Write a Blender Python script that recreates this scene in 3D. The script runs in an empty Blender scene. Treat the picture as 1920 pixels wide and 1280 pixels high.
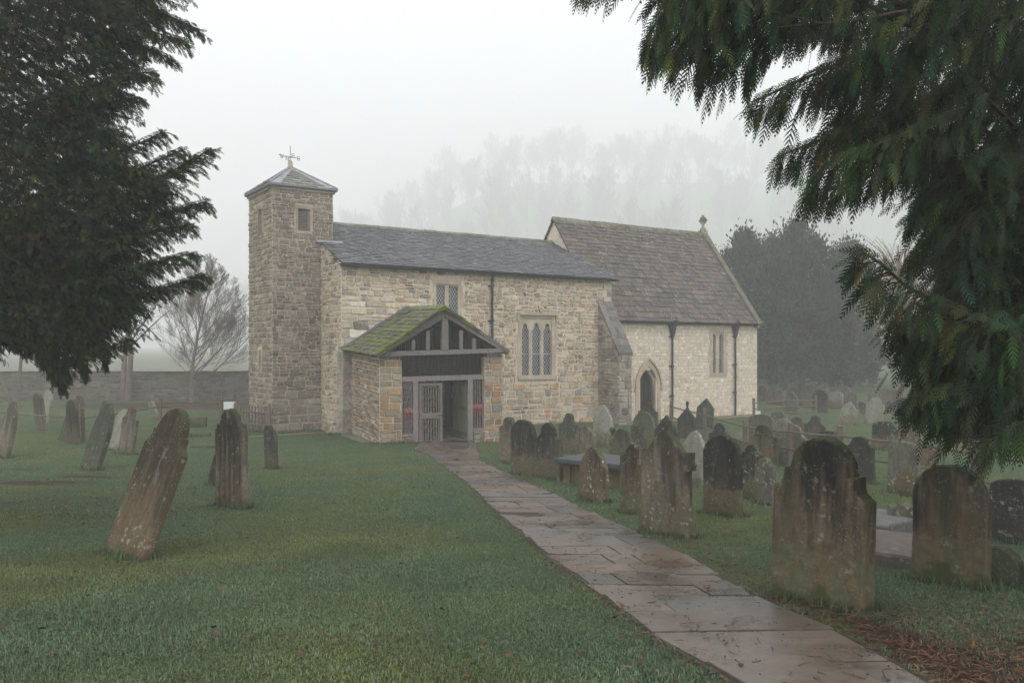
import bpy, math, random
import numpy as np
from mathutils import Matrix, Vector

R = math.radians
rng = random.Random(7)
nr = np.random.default_rng(7)
F, CX, HY = 1620.0, 960.0, 655.0     # focal length, centre and horizon of the 1920 px wide photograph
scene = bpy.context.scene
COL = scene.collection

# ---------------------------------------------------------------- camera, sky, exposure
cam_d = bpy.data.cameras.new('camera')
cam = bpy.data.objects.new('camera', cam_d); COL.objects.link(cam)
cam.location = (0, 0, 0); cam.rotation_euler = (R(90), 0, 0)
cam_d.sensor_width = 36; cam_d.lens = 36*F/1920
cam_d.shift_y = (HY-640)/1920
cam_d.clip_start = 0.05; cam_d.clip_end = 2000
scene.camera = cam
SUN_EL, SUN_AZ = 50, 190
world = bpy.data.worlds.new('World'); scene.world = world; world.use_nodes = True
wn = world.node_tree; wn.nodes.clear()
sky = wn.nodes.new('ShaderNodeTexSky'); sky.sky_type = 'NISHITA'; sky.sun_disc = False
sky.sun_elevation = R(SUN_EL); sky.sun_rotation = R(SUN_AZ); sky.air_density = 1.5; sky.dust_density = 6
hs = wn.nodes.new('ShaderNodeHueSaturation'); hs.inputs['Saturation'].default_value = 0.12
mx = wn.nodes.new('ShaderNodeMix'); mx.data_type = 'RGBA'; mx.inputs[0].default_value = 0.72
mx.inputs[7].default_value = (11.5, 11.55, 11.8, 1)      # even cloud sheet over the clear sky
bg = wn.nodes.new('ShaderNodeBackground'); bg.inputs[1].default_value = 0.12
wo = wn.nodes.new('ShaderNodeOutputWorld')
wn.links.new(sky.outputs[0], hs.inputs['Color']); wn.links.new(hs.outputs[0], mx.inputs[6])
wn.links.new(mx.outputs[2], bg.inputs[0]); wn.links.new(bg.outputs[0], wo.inputs[0])
sd = bpy.data.lights.new('sun', 'SUN'); sd.energy = 0.5; sd.angle = R(30); sd.color = (1, .97, .93)
so = bpy.data.objects.new('sun', sd); COL.objects.link(so)
so.rotation_euler = (R(90-SUN_EL), 0, R(SUN_AZ-180+20))
scene.view_settings.view_transform = 'Standard'; scene.view_settings.look = 'None'
scene.view_settings.exposure = 0.48; scene.view_settings.gamma = 1
scene.cycles.max_bounces = 10; scene.cycles.volume_bounces = 8
scene.cycles.use_denoising = True; scene.cycles.denoising_input_passes = 'RGB_ALBEDO_NORMAL'; scene.cycles.denoising_prefilter = 'NONE'; scene.cycles.diffuse_bounces = 3; scene.cycles.transparent_max_bounces = 8
HAZE = 0.0034

# ---------------------------------------------------------------- ground shape
def sm(t): t = np.clip(t, 0, 1); return t*t*(3-2*t)
def G(X, Y):
    X = np.asarray(X, float); Y = np.asarray(Y, float)
    g = np.interp(Y, [-40, 0, 4, 6.5, 8.5, 12.3, 18, 24, 30, 40, 60, 95, 150, 1000],
                  [-1.5, -1.6, -1.68, -1.9, -2.05, -2.27, -2.55, -2.76, -2.76, -2.72, -2.6, -2.3, -1.6, 2])
    g = g - .22*sm((X-1)/6)*sm((Y-28)/6)*(1-sm((Y-42)/8))
    a = X/np.maximum(Y, 1)
    g = g + 150*sm((Y-310)/500)*sm((a+.40)/.44)
    g = g + .012*np.sin(X*1.7+Y*.6)*np.cos(Y*1.3-X*.4) + .02*np.sin(X*.5+1)*np.sin(Y*.43)
    return g
def at(px, py):
    """point of the ground seen at a pixel of the photograph"""
    a = (px-CX)/F; b = (py-HY)/F; Y = 3.0
    for _ in range(20000):
        if -b*Y <= G(a*Y, Y): break
        Y += .01
    return a*Y, Y
def P(px, py, Y): return Vector(((px-CX)/F*Y, Y, (HY-py)/F*Y))

# ---------------------------------------------------------------- objects
def tag(o, label=None, cat=None, group=None, kind=None):
    for k, v in (('label', label), ('category', cat), ('group', group), ('kind', kind)):
        if v: o[k] = v
    return o
def empty(name, loc=(0, 0, 0), rz=0, parent=None):
    o = bpy.data.objects.new(name, None); COL.objects.link(o)
    o.location = loc; o.rotation_euler = (0, 0, rz); o.empty_display_size = .2
    if parent: o.parent = parent
    return o
class MB:
    def __init__(s): s.v = []; s.f = []; s.c = []
    def poly(s, pts, col=(1, 1, 1)):
        i = len(s.v); s.v += [tuple(p) for p in pts]; s.f.append(tuple(range(i, i+len(pts)))); s.c.append(col)
    def hexa(s, p, col=(1, 1, 1)):        # eight corners: 0-3 one end, 4-7 the other
        i = len(s.v); s.v += [tuple(q) for q in p]
        for f in ((3, 2, 1, 0), (4, 5, 6, 7), (0, 1, 5, 4), (1, 2, 6, 5), (2, 3, 7, 6), (3, 0, 4, 7)):
            s.f.append(tuple(i+k for k in f)); s.c.append(col)
    def box(s, lo, hi, col=(1, 1, 1), fr=None):
        (a, b, c), (d, e, f) = lo, hi
        p = [(a, b, c), (d, b, c), (d, e, c), (a, e, c), (a, b, f), (d, b, f), (d, e, f), (a, e, f)]
        if fr: p = [fr.pt(q[0], q[2], q[1]) for q in p]
        s.hexa(p, col)
    def tube(s, pts, rad, n=6, col=(1, 1, 1)):
        i0 = len(s.v); m = len(pts); pts = [Vector(p) for p in pts]
        up = None
        for k, p in enumerate(pts):
            t = (pts[min(k+1, m-1)]-pts[max(k-1, 0)]).normalized()
            a = t.orthogonal().normalized() if up is None else (up - t*up.dot(t)).normalized()
            up = a; b = t.cross(a); r = rad[k] if hasattr(rad, '__len__') else rad
            for j in range(n):
                w = 2*math.pi*j/n; s.v.append(tuple(p+(a*math.cos(w)+b*math.sin(w))*r))
        for k in range(m-1):
            for j in range(n):
                a = i0+k*n+j; b = i0+k*n+(j+1) % n
                s.f.append((a, b, b+n, a+n)); s.c.append(col)
        s.f.append(tuple(i0+j for j in range(n))[::-1]); s.c.append(col)
        s.f.append(tuple(i0+(m-1)*n+j for j in range(n))); s.c.append(col)
    def build(s, name, m, parent=None, loc=None, smooth=False):
        me = bpy.data.meshes.new(name); v = s.v
        if loc: v = [(a-loc[0], b-loc[1], c-loc[2]) for a, b, c in v]
        me.from_pydata(v, [], s.f)
        at_ = me.color_attributes.new('col', 'FLOAT_COLOR', 'CORNER')
        ls = np.array([len(f) for f in s.f]); c = np.array([(*q[:3], 1) for q in s.c], np.float32)
        at_.data.foreach_set('color', np.repeat(c, ls, axis=0).ravel())
        if smooth: me.polygons.foreach_set('use_smooth', [True]*len(me.polygons))
        me.materials.append(m); me.update()
        o = bpy.data.objects.new(name, me); COL.objects.link(o)
        if loc: o.location = loc
        if parent: o.parent = parent; 
        return o
def np_mesh(name, V, T, m, cols=None, parent=None, loc=(0, 0, 0)):
    """V (n,3) vertices, T (k,3) triangles, cols (n,3) per vertex"""
    me = bpy.data.meshes.new(name); V = V-np.array(loc)
    me.vertices.add(len(V)); me.vertices.foreach_set('co', V.astype(np.float32).ravel())
    k = len(T); me.loops.add(3*k); me.loops.foreach_set('vertex_index', T.astype(np.int32).ravel())
    me.polygons.add(k); me.polygons.foreach_set('loop_start', np.arange(k, dtype=np.int32)*3)
    me.polygons.foreach_set('loop_total', np.full(k, 3, np.int32))
    if cols is not None:
        a = me.color_attributes.new('col', 'FLOAT_COLOR', 'POINT')
        a.data.foreach_set('color', np.concatenate([cols, np.ones((len(V), 1))], 1).astype(np.float32).ravel())
    me.materials.append(m); me.update(); me.validate()
    o = bpy.data.objects.new(name, me); COL.objects.link(o); o.location = loc
    if parent: o.parent = parent
    return o
def scatter(tv, tt, pos, ax, sd, sc, nrm=None):
    """copies of a template: x of the template runs along ax, y along sd"""
    ax = ax/np.linalg.norm(ax, axis=1, keepdims=True)
    sd = sd - ax*(sd*ax).sum(1, keepdims=True); sd /= np.linalg.norm(sd, axis=1, keepdims=True)+1e-9
    nz = np.cross(ax, sd); n = len(pos); sc = np.asarray(sc).reshape(n, -1)
    if sc.shape[1] == 1: sc = np.repeat(sc, 3, 1)
    V = (pos[:, None] + tv[None, :, 0, None]*ax[:, None]*sc[:, None, 0:1] + tv[None, :, 1, None]*sd[:, None]*sc[:, None, 1:2]
         + tv[None, :, 2, None]*nz[:, None]*sc[:, None, 2:3])
    T = tt[None]+(np.arange(n)*len(tv))[:, None, None]
    return V.reshape(-1, 3), T.reshape(-1, 3)

# ---------------------------------------------------------------- materials
class NT:
    def __init__(s, name, rough=.8, spec=.3):
        s.m = bpy.data.materials.new(name); s.m.use_nodes = True; t = s.t = s.m.node_tree; t.nodes.clear()
        s.out = t.nodes.new('ShaderNodeOutputMaterial'); s.b = t.nodes.new('ShaderNodeBsdfPrincipled')
        s.b.inputs['Roughness'].default_value = rough; s.b.inputs['Specular IOR Level'].default_value = spec
        t.links.new(s.b.outputs[0], s.out.inputs[0]); s._co = None
    def n(s, ty, **k):
        x = s.t.nodes.new(ty)
        for a, b in k.items(): setattr(x, a, b)
        return x
    def set(s, sock, v):
        if isinstance(v, bpy.types.NodeSocket): s.t.links.new(v, sock)
        elif isinstance(v, (tuple, list)) and len(v) == 3 and sock.type == 'RGBA': sock.default_value = (*v, 1)
        else: sock.default_value = v
    def co(s, scale=(1, 1, 1), rand=False, kind='Object'):
        tc = s.n('ShaderNodeTexCoord'); mp = s.n('ShaderNodeMapping'); s.set(mp.inputs[0], tc.outputs[kind])
        mp.inputs['Scale'].default_value = scale
        if rand:
            oi = s.n('ShaderNodeObjectInfo'); mu = s.n('ShaderNodeMath', operation='MULTIPLY')
            s.set(mu.inputs[0], oi.outputs['Random']); mu.inputs[1].default_value = 91.7
            s.set(mp.inputs['Location'], mu.outputs[0])
        return mp.outputs[0]
    def noise(s, co, sc, det=4, rough=.55, dist=0):
        x = s.n('ShaderNodeTexNoise'); s.set(x.inputs['Vector'], co); x.inputs['Scale'].default_value = sc
        x.inputs['Detail'].default_value = det; x.inputs['Roughness'].default_value = rough; x.inputs['Distortion'].default_value = dist
        return x.outputs[0]
    def vor(s, co, sc):
        x = s.n('ShaderNodeTexVoronoi'); s.set(x.inputs['Vector'], co); x.inputs['Scale'].default_value = sc
        return x.outputs['Distance']
    def rng(s, v, a, b, c=0, d=1):
        x = s.n('ShaderNodeMapRange'); s.set(x.inputs[0], v)
        for i, q in enumerate((a, b, c, d)): s.set(x.inputs[1+i], q)
        return x.outputs[0]
    def ma(s, op, a, b=0.0):
        x = s.n('ShaderNodeMath', operation=op); s.set(x.inputs[0], a); s.set(x.inputs[1], b); return x.outputs[0]
    def mix(s, f, a, b, mode='MIX'):
        x = s.n('ShaderNodeMix', data_type='RGBA', blend_type=mode); s.set(x.inputs[0], f); s.set(x.inputs[6], a); s.set(x.inputs[7], b)
        return x.outputs[2]
    def attr(s, name='col', ty='GEOMETRY', out='Color'):
        x = s.n('ShaderNodeAttribute', attribute_name=name, attribute_type=ty); return x.outputs[out]
    def z(s, kind='Object', ax=2):
        tc = s.n('ShaderNodeTexCoord'); x = s.n('ShaderNodeSeparateXYZ'); s.set(x.inputs[0], tc.outputs[kind]); return x.outputs[ax]
    def nz(s):
        g = s.n('ShaderNodeNewGeometry'); x = s.n('ShaderNodeSeparateXYZ'); s.set(x.inputs[0], g.outputs['Normal']); return x.outputs[2]
    def bump(s, h, st, dist=.02):
        x = s.n('ShaderNodeBump'); x.inputs['Strength'].default_value = st; x.inputs['Distance'].default_value = dist
        s.set(x.inputs['Height'], h)
        if s.b.inputs['Normal'].is_linked: s.set(x.inputs['Normal'], s.b.inputs['Normal'].links[0].from_socket)
        s.set(s.b.inputs['Normal'], x.outputs[0])
    def done(s, col, rough=None):
        s.set(s.b.inputs['Base Color'], col)
        if rough is not None: s.set(s.b.inputs['Roughness'], rough)
        return s.m

def m_masonry(name, lichen=.25, dark=.3, mossamt=0.0, wash=0.0):
    t = NT(name, .9, .2); c = t.co()
    k = t.attr()
    n1 = t.rng(t.noise(c, 9, 6, .65), .25, .75, .62, 1.35)
    col = t.mix(1, k, n1, 'MULTIPLY')
    st = t.rng(t.noise(c, .9, 5, .6), .42, .66, 0, dark)            # broad weathering stains
    col = t.mix(st, col, (.085, .078, .066))
    sp = t.ma('MULTIPLY', t.rng(t.vor(c, 7.5), .26, .14), t.rng(t.noise(c, 2.2, 3), .46, .6))
    col = t.mix(t.ma('MULTIPLY', sp, lichen), col, (.55, .54, .50))
    if wash:        # remains of limewash and smeared lime mortar
        w = t.rng(t.noise(c, 1.9, 7, .7, .5), .46, .60, 0, wash); col = t.mix(w, col, (.60, .535, .43))
    if mossamt:
        col = t.mix(t.ma('MULTIPLY', t.rng(t.noise(c, 3, 5), .45, .62), mossamt), col, (.07, .09, .03))
    t.bump(t.noise(c, 26, 5, .7), .5, .02)
    return t.done(col)
def m_plain(name, col, var=.3, sc=8, rough=.8, spec=.3, stretch=(1, 1, 1), bump=.3, col2=None):
    t = NT(name, rough, spec); c = t.co(stretch)
    n = t.noise(c, sc, 5, .6)
    a = t.mix(1, col, t.rng(n, .25, .75, 1-var, 1+var), 'MULTIPLY'); a = t.mix(1, a, t.attr(), 'MULTIPLY')
    if col2: a = t.mix(t.rng(t.noise(c, sc*.3, 4), .42, .62), a, col2)
    t.bump(n, bump, .01)
    return t.done(a)
def m_wood(name, col, dark):
    t = NT(name, .85, .2); c = t.co((6, 6, 1.2))
    n = t.noise(c, 7, 5, .65, .3); k = t.attr()
    a = t.mix(t.rng(n, .35, .7), col, dark); a = t.mix(1, a, k, 'MULTIPLY')
    t.bump(n, .4, .01)
    return t.done(a)
M = {}
M['tower'] = m_masonry('tower_stone', .7, .5)
M['nave'] = m_masonry('nave_stone', .4, .28, 0, .45)
M['chancel'] = m_masonry('chancel_stone', .1, .08, 0, .7)
M['porch'] = m_masonry('porch_stone', .3, .22, .15)
M['buttress'] = m_masonry('buttress_stone', .6, .55, .1, .4)
M['yardwall'] = m_masonry('yard_wall_stone', .3, .4, .2)
M['mortar'] = m_plain('lime_mortar', (.56, .475, .375), .25, 14, .95, .1)
M['mortar_grey'] = m_plain('grey_mortar', (.38, .32, .24), .25, 14, .95, .1)
M['ashlar'] = m_plain('window_ashlar', (.46, .395, .305), .25, 5, .9, .2, col2=(.36, .315, .25))
def m_slate(name, moss, mossc=(.10, .13, .02), lich=.3, rough=.55, dirn=None):
    t = NT(name, rough, .35); c = t.co(); k = t.attr()
    col = t.mix(1, k, t.rng(t.noise(c, 12, 5, .6), .25, .75, .65, 1.35), 'MULTIPLY')
    sp = t.ma('MULTIPLY', t.rng(t.vor(c, 6), .24, .12), t.rng(t.noise(c, 1.1, 3), .48, .6))
    col = t.mix(t.ma('MULTIPLY', sp, lich), col, (.5, .5, .48))
    mo = t.rng(t.noise(c, 2.1, 6, .65), .60-moss*.22, .68-moss*.2)
    col = t.mix(t.ma('MULTIPLY', mo, min(1, moss*1.5)), col, t.mix(t.noise(c, 15, 3), mossc, (mossc[0]*.45, mossc[1]*.5, mossc[2]*.6)))
    t.bump(t.noise(c, 30, 4), .4, .01)
    return t.done(col)
M['slate'] = m_slate('nave_slate', .12, lich=.35, mossc=(.13, .14, .06))
M['stoneslate'] = m_slate('stone_slate', .16, lich=.75, mossc=(.13, .14, .06), rough=.8)
M['porchslate'] = m_slate('mossy_slate', .62, mossc=(.17, .20, .018), lich=.5, rough=.85)
M['ridge'] = m_slate('ridge_stone', .6, mossc=(.12, .12, .05), lich=.4, rough=.9)
M['lead'] = m_plain('lead_sheet', (.27, .28, .30), .2, 5, .5, .5)
M['old_lead'] = m_plain('old_lead', (.10, .105, .115), .25, 5, .6, .4)
M['iron'] = m_plain('black_iron', (.018, .019, .021), .3, 12, .5, .5)
M['glass'] = m_plain('dark_window_glass', (.02, .023, .027), .4, 5, .12, .7, bump=.15)
M['lattice'] = m_plain('lead_lattice', (.42, .43, .45), .2, 20, .6, .4)
M['oak'] = m_wood('weathered_oak', (.235, .215, .20), (.115, .10, .092))
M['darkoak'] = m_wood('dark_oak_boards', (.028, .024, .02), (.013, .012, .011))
M['greendoor'] = m_wood('green_door_boards', (.16, .165, .10), (.09, .095, .06))
M['dark'] = m_plain('dark_interior', (.03, .028, .025), .3, 6)
M['red'] = m_plain('red_ribbon', (.48, .035, .025), .2, 20, .6)
M['white'] = m_plain('white_board', (.72, .73, .73), .08, 6, .5)
M['yellow'] = m_plain('yellow_notice', (.45, .36, .03), .1, 9, .6)
M['blue'] = m_plain('blue_notice', (.13, .17, .24), .1, 9, .6)
M['fence'] = m_wood('fence_timber', (.17, .135, .105), (.085, .068, .055))
M['bark'] = m_plain('bark', (.075, .062, .05), .4, 9, .95, .1, (1, 1, .3))
M['darkbark'] = m_plain('conifer_bark', (.035, .026, .02), .4, 9, .95, .1, (1, 1, .3))
M['barebark'] = m_plain('bare_tree_bark', (.14, .12, .10), .3, 6, .95, .1, (1, 1, .3))
def m_leaf(name, rough=.75, spec=.10, trans=.0):
    t = NT(name, rough, spec); k = t.attr(); c = t.co()
    col = t.mix(1, k, t.rng(t.noise(c, 1.3, 4), .3, .7, .7, 1.3), 'MULTIPLY')
    return t.done(col)
M['foliage'] = m_leaf('conifer_foliage')
M['grassblade'] = m_leaf('grass_blades', .65, .35)
def m_ground():
    t = NT('churchyard_turf', .95, .15); c = t.co()
    n = t.noise(c, .55, 5, .6); f = t.noise(c, 34, 5, .75)
    a = t.mix(t.rng(n, .4, .62), (.052, .088, .044), (.085, .108, .028))
    a = t.mix(t.rng(t.noise(c, 2.6, 4), .5, .75, 0, .5), a, (.040, .060, .030))
    a = t.mix(1, a, t.rng(f, .3, .7, .45, 1.5), 'MULTIPLY')
    k = t.attr(); sp = t.n('ShaderNodeSeparateColor'); t.set(sp.inputs[0], k)
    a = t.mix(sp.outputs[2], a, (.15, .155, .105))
    lit = t.mix(f, (.075, .038, .022), (.03, .017, .011))
    wob = t.rng(t.ma('ADD', sp.outputs[0], t.rng(t.noise(c, 3.5, 6, .7), .2, .8, -.42, .42)), .42, .62)
    a = t.mix(wob, a, lit)
    grav = t.mix(t.noise(c, 60, 3), (.20, .14, .10), (.30, .24, .18))
    a = t.mix(t.rng(t.ma('ADD', sp.outputs[1], t.rng(t.noise(c, 3.5, 5), .2, .8, -.3, .3)), .45, .55), a, grav)
    t.bump(f, 1.0, .04); t.bump(t.noise(c, 5, 4), .5, .06)
    return t.done(a)
M['turf'] = m_ground()
def m_path():
    t = NT('wet_flagstone', .35, .5); c = t.co(); k = t.attr()
    n = t.noise(c, 1.8, 6, .62); f = t.noise(c, 22, 5, .7)
    a = t.mix(1, k, t.rng(n, .3, .7, .7, 1.3), 'MULTIPLY'); a = t.mix(1, a, t.rng(f, .3, .7, .8, 1.2), 'MULTIPLY')
    a = t.mix(t.rng(t.noise(c, 60, 3, .6), .68, .73), a, (.02, .014, .01))
    t.bump(n, .4, .02); t.bump(f, .35, .006)
    return t.done(a, t.rng(n, .35, .65, .2, .5))
M['path'] = m_path()
M['litter'] = m_leaf('dead_leaves', .7, .3)

def m_head():
    t = NT('headstone', .85, .25); c = t.co(rand=True); cv = t.co((3.0, 3.0, .5), rand=True)
    oi = t.n('ShaderNodeObjectInfo'); base = oi.outputs['Color']
    A = lambda n: t.attr(n, 'OBJECT', 'Fac')
    zz = t.z()
    nf = t.noise(c, 14, 6, .7); nb = t.noise(c, 2.2, 5, .6); ns = t.noise(cv, 2.3, 5, .6)
    col = t.mix(1, base, t.rng(nf, .25, .75, .6, 1.4), 'MULTIPLY')
    # warm, ragged patch of bare sandstone
    o = t.rng(t.ma('ADD', nb, t.rng(zz, 0, 1.1, .16, -.16)), .5, .62)
    col = t.mix(t.ma('MULTIPLY', o, A('warm')), col, t.mix(nf, (.135, .075, .038), (.10, .08, .045)))
    # rain-splashed foot: ochre, olive and bare stone below a ragged line
    ft = t.rng(t.ma('ADD', zz, t.rng(t.noise(c, 4.5, 6, .65), .25, .75, -.22, .22)), .44, .34)
    fc = t.mix(t.rng(nb, .42, .58), (.115, .095, .05), (.13, .09, .055)); fc = t.mix(t.rng(t.noise(c, 6, 4), .45, .6), fc, (.095, .10, .055))
    # black soot streaks running down from the top
    st = t.rng(t.ma('ADD', ns, t.rng(zz, .1, 1.1, -.17, .12)), .40, .60)
    col = t.mix(t.ma('MULTIPLY', st, A('soot')), col, (.016, .015, .013))
    ws = t.rng(t.noise(cv, 5.5, 4, .6), .62, .70)
    col = t.mix(t.ma('MULTIPLY', ws, t.ma('MULTIPLY', A('lichen'), .6)), col, (.24, .255, .22))
    al = t.rng(t.noise(cv, 1.3, 5, .65), .42, .62); col = t.mix(t.ma('MULTIPLY', al, t.ma('MULTIPLY', A('moss'), .65)), col, (.050, .056, .030))
    col = t.mix(t.ma('MULTIPLY', ft, A('foot')), col, t.mix(1, fc, t.rng(nf, .25, .75, .55, 1.45), 'MULTIPLY'))
    # lichen: round crusts and fine speckle
    tx = t.n('ShaderNodeTexNoise'); t.set(tx.inputs['Vector'], c); tx.inputs['Scale'].default_value = 22; tx.inputs['Detail'].default_value = 3
    dv = t.n('ShaderNodeVectorMath', operation='MULTIPLY_ADD'); t.set(dv.inputs[0], tx.outputs['Color']); dv.inputs[1].default_value = (.075, .075, .075); t.set(dv.inputs[2], c)
    sp = t.ma('MULTIPLY', t.rng(t.vor(dv.outputs[0], 12), .30, .2), t.rng(t.noise(c, 2.6, 4), .52, .60))
    s2 = t.ma('MULTIPLY', t.rng(t.vor(dv.outputs[0], 44), .30, .18), t.rng(t.noise(c, 4, 4), .47, .58))
    s3 = t.rng(t.noise(c, 7.5, 6, .75), .60, .66); sp = t.ma('MAXIMUM', sp, t.ma('MULTIPLY', s3, .7))
    col = t.mix(t.ma('MULTIPLY', t.ma('MAXIMUM', sp, s2), A('lichen')), col, t.mix(t.rng(nb, .4, .6), (.40, .41, .36), (.30, .30, .17)))
    # moss on ledges and in ragged patches
    mo = t.ma('MAXIMUM', t.rng(t.ma('ADD', t.nz(), t.rng(nb, .3, .7, -.5, .2)), .3, .7),
              t.rng(t.ma('ADD', nb, t.rng(zz, .0, .35, .14, -.12)), .55, .63))
    col = t.mix(t.ma('MULTIPLY', mo, A('moss')), col, t.mix(nf, (.060, .080, .016), (.030, .038, .011)))
    t.bump(nf, .7, .02); t.bump(ns, .6, .03)
    return t.done(col)
M['head'] = m_head()
# ---------------------------------------------------------------- church
E_ = np.array([.833, .553]); N_ = np.array([-.553, .833])
A_ = np.array([-5.51, 27.9])
class Fr:
    """vertical wall plane: u runs along d, outward normal to the right of d"""
    def __init__(s, o, d, out=None):
        s.o = np.array(o, float); s.d = np.array(d, float)/np.linalg.norm(d)
        s.n = np.array([s.d[1], -s.d[0]]) if out is None else np.array(out, float)
    def pt(s, u, z, dep=0.0):
        q = s.o+s.d*u+s.n*dep; return (q[0], q[1], z)
    def uz(s, px, py):
        a = (px-CX)/F
        u = (a*s.o[1]-s.o[0])/(s.d[0]-a*s.d[1]); Y = s.o[1]+s.d[1]*u
        return u, (HY-py)/F*Y
    def U(s, px): return s.uz(px, 0)[0]
    def flip(s):   # for frames whose outward normal is left of d nothing else changes
        return s
def pal(kind, r):
    P_ = {'nave': [(.42, .355, .27)]*6+[(.37, .32, .25)]*4+[(.30, .27, .22)]*3+[(.25, .24, .215)]*2+[(.27, .19, .14), (.23, .15, .12), (.37, .255, .15), (.36, .25, .15), (.17, .155, .14)],
          'navebig': [(.45, .40, .32)]*6+[(.38, .345, .285)]*4+[(.31, .29, .25)]*2+[(.26, .25, .225)]+[(.56, .53, .47)]*3+[(.31, .235, .165), (.34, .24, .15), (.20, .19, .175)],
          'tower': [(.225, .20, .165)]*5+[(.185, .165, .14)]*4+[(.26, .235, .195)]*3+[(.14, .125, .11)]*2+[(.31, .285, .245)],
          'towerw': [(.245, .205, .155)]*4+[(.19, .16, .125)]*3+[(.29, .25, .19)]*2+[(.15, .13, .105)],
          'chancel': [(.44, .40, .325)]*5+[(.40, .365, .30)]*4+[(.37, .34, .285)]*2+[(.40, .345, .26)],
          'porch': [(.35, .235, .13)]*3+[(.31, .21, .125)]*2+[(.27, .235, .175)]*3+[(.215, .205, .175)]*2+[(.36, .31, .24)]*2+[(.24, .15, .095)],
          'but': [(.29, .265, .225)]*4+[(.22, .20, .17)]*3+[(.34, .315, .26)]*3+[(.15, .14, .12)],
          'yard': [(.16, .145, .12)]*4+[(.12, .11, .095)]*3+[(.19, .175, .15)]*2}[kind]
    c = r.choice(P_); k = r.uniform(.84, 1.16)*{'nave': 1.17, 'navebig': 1.26, 'chancel': 1.5, 'tower': 1.02, 'towerw': 1.35, 'porch': 1.05}.get(kind, 1); w_ = .93 if kind.startswith('nave') else 1; return (c[0]*k*r.uniform(.97, 1.05), c[1]*k*(.985 if w_ < 1 else 1), c[2]*k*r.uniform(.94, 1.06)*w_)
def backing(mb, fr, u0, u1, z0, top, th, ops=(), brk=(), col=(1, 1, 1)):
    us = sorted({u0, u1, *[b for b in brk if u0 < b < u1], *[q for o in ops for q in o[:2] if u0 < q < u1]})
    for a, b in zip(us[:-1], us[1:]):
        z = z0
        for o in sorted([o for o in ops if o[0] < (a+b)/2 < o[1]], key=lambda o: o[2]):
            if o[2] > z: mb.box((a, -th, z), (b, -.004, o[2]), col, fr)
            z = o[3]
        ta, tb = top(a), top(b)
        p = [fr.pt(a, z, -th), fr.pt(b, z, -th), fr.pt(b, z, -.004), fr.pt(a, z, -.004),
             fr.pt(a, ta, -th), fr.pt(b, tb, -th), fr.pt(b, tb, -.004), fr.pt(a, ta, -.004)]
        mb.hexa(p, col)
def masonry(mb, fr, u0, u1, z0, zmax, top, hr, lr, kind, r, ops=(), pr=.03, gap=.012, rough=.012, sag=None, split=.25, cut=.03, skip=0.0):
    z = z0
    row = 0
    while z < zmax:
        h = r.uniform(*hr); u = u0 - r.uniform(0, lr[0]); first = True
        while u < u1:
            l = r.uniform(*lr); a, b = max(u, u0), min(u+l, u1); u += l
            if b-a < .03: continue
            iv = [(a, b)]
            for o in ops:
                if z+h > o[2]+.02 and z < o[3]-.02:
                    iv = [q for (x, y) in iv for q in ((x, min(y, o[0])), (max(x, o[1]), y)) if q[1]-q[0] > .03]
            for x, y in iv:
                cells = [(z, z+h)]
                if h > hr[0]*1.15 and r.random() < split: m = z+h*r.uniform(.4, .6); cells = [(z, m), (m, z+h)]
                for za, zb in cells:
                    g = gap*r.uniform(.5, 1.6); j = lambda: r.uniform(-rough, rough)
                    c = [[x+g, za+g], [y-g, za+g], [y-g, zb-g], [x+g, zb-g]]
                    c = [[p+j(), q+j()] for p, q in c]
                    for q in c: q[0] = min(max(q[0], u0+.002), u1-.002); q[1] = min(q[1], top(q[0])-.01)
                    if c[2][1]-c[1][1] < .03 and c[3][1]-c[0][1] < .03: continue
                    if sag: 
                        for q in c: q[1] += sag(q[0])
                    mu, mz = sum(q[0] for q in c)/4, sum(q[1] for q in c)/4
                    if skip and r.random() < skip: continue
                    oct_ = []
                    for ci in range(4):      # knock the corners off
                        pa, pb, pc_ = c[ci-1], c[ci], c[(ci+1) % 4]; q = cut*r.uniform(.4, 1.5)
                        for o_ in (pa, pc_):
                            L_ = math.hypot(o_[0]-pb[0], o_[1]-pb[1])+1e-6; f_ = min(q/L_, .38); oct_.append([pb[0]+(o_[0]-pb[0])*f_, pb[1]+(o_[1]-pb[1])*f_])
                    c = oct_
                    mu = sum(q[0] for q in c)/8; mz = sum(q[1] for q in c)/8
                    p = pr*r.uniform(.45, 1.25); s1 = max(.6, 1-.035/max(y-x, .05)); s2 = max(.55, 1-.03/max(zb-za, .05))
                    inn = [[mu+(q[0]-mu)*s1, mz+(q[1]-mz)*s2] for q in c]
                    i0 = len(mb.v)
                    mb.v += [fr.pt(q[0], q[1], -.006) for q in c]+[fr.pt(q[0], q[1], p*r.uniform(.8, 1.15)) for q in inn]
                    cc = pal(kind, r)
                    for f in [tuple(range(8, 16))]+[(k, (k+1) % 8, 8+(k+1) % 8, 8+k) for k in range(8)]:
                        mb.f.append(tuple(i0+k for k in f)); mb.c.append(cc)
        z += h
def quoins(mb, fr, u, side, z0, z1, kind, r, w=(.22, .42), h=(.2, .32), pr=.035):
    z = z0; k = 0
    while z < z1-.08:
        hh = min(r.uniform(*h), z1-z); ww = (w[1] if k % 2 else w[0])*r.uniform(.85, 1.15); k += 1
        a, b = (u, u+ww) if side > 0 else (u-ww, u)
        mb.box((a+.006, -.02, z+.008), (b-.006, pr*r.uniform(.9, 1.1), z+hh-.008), pal(kind, r), fr); z += hh
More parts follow.
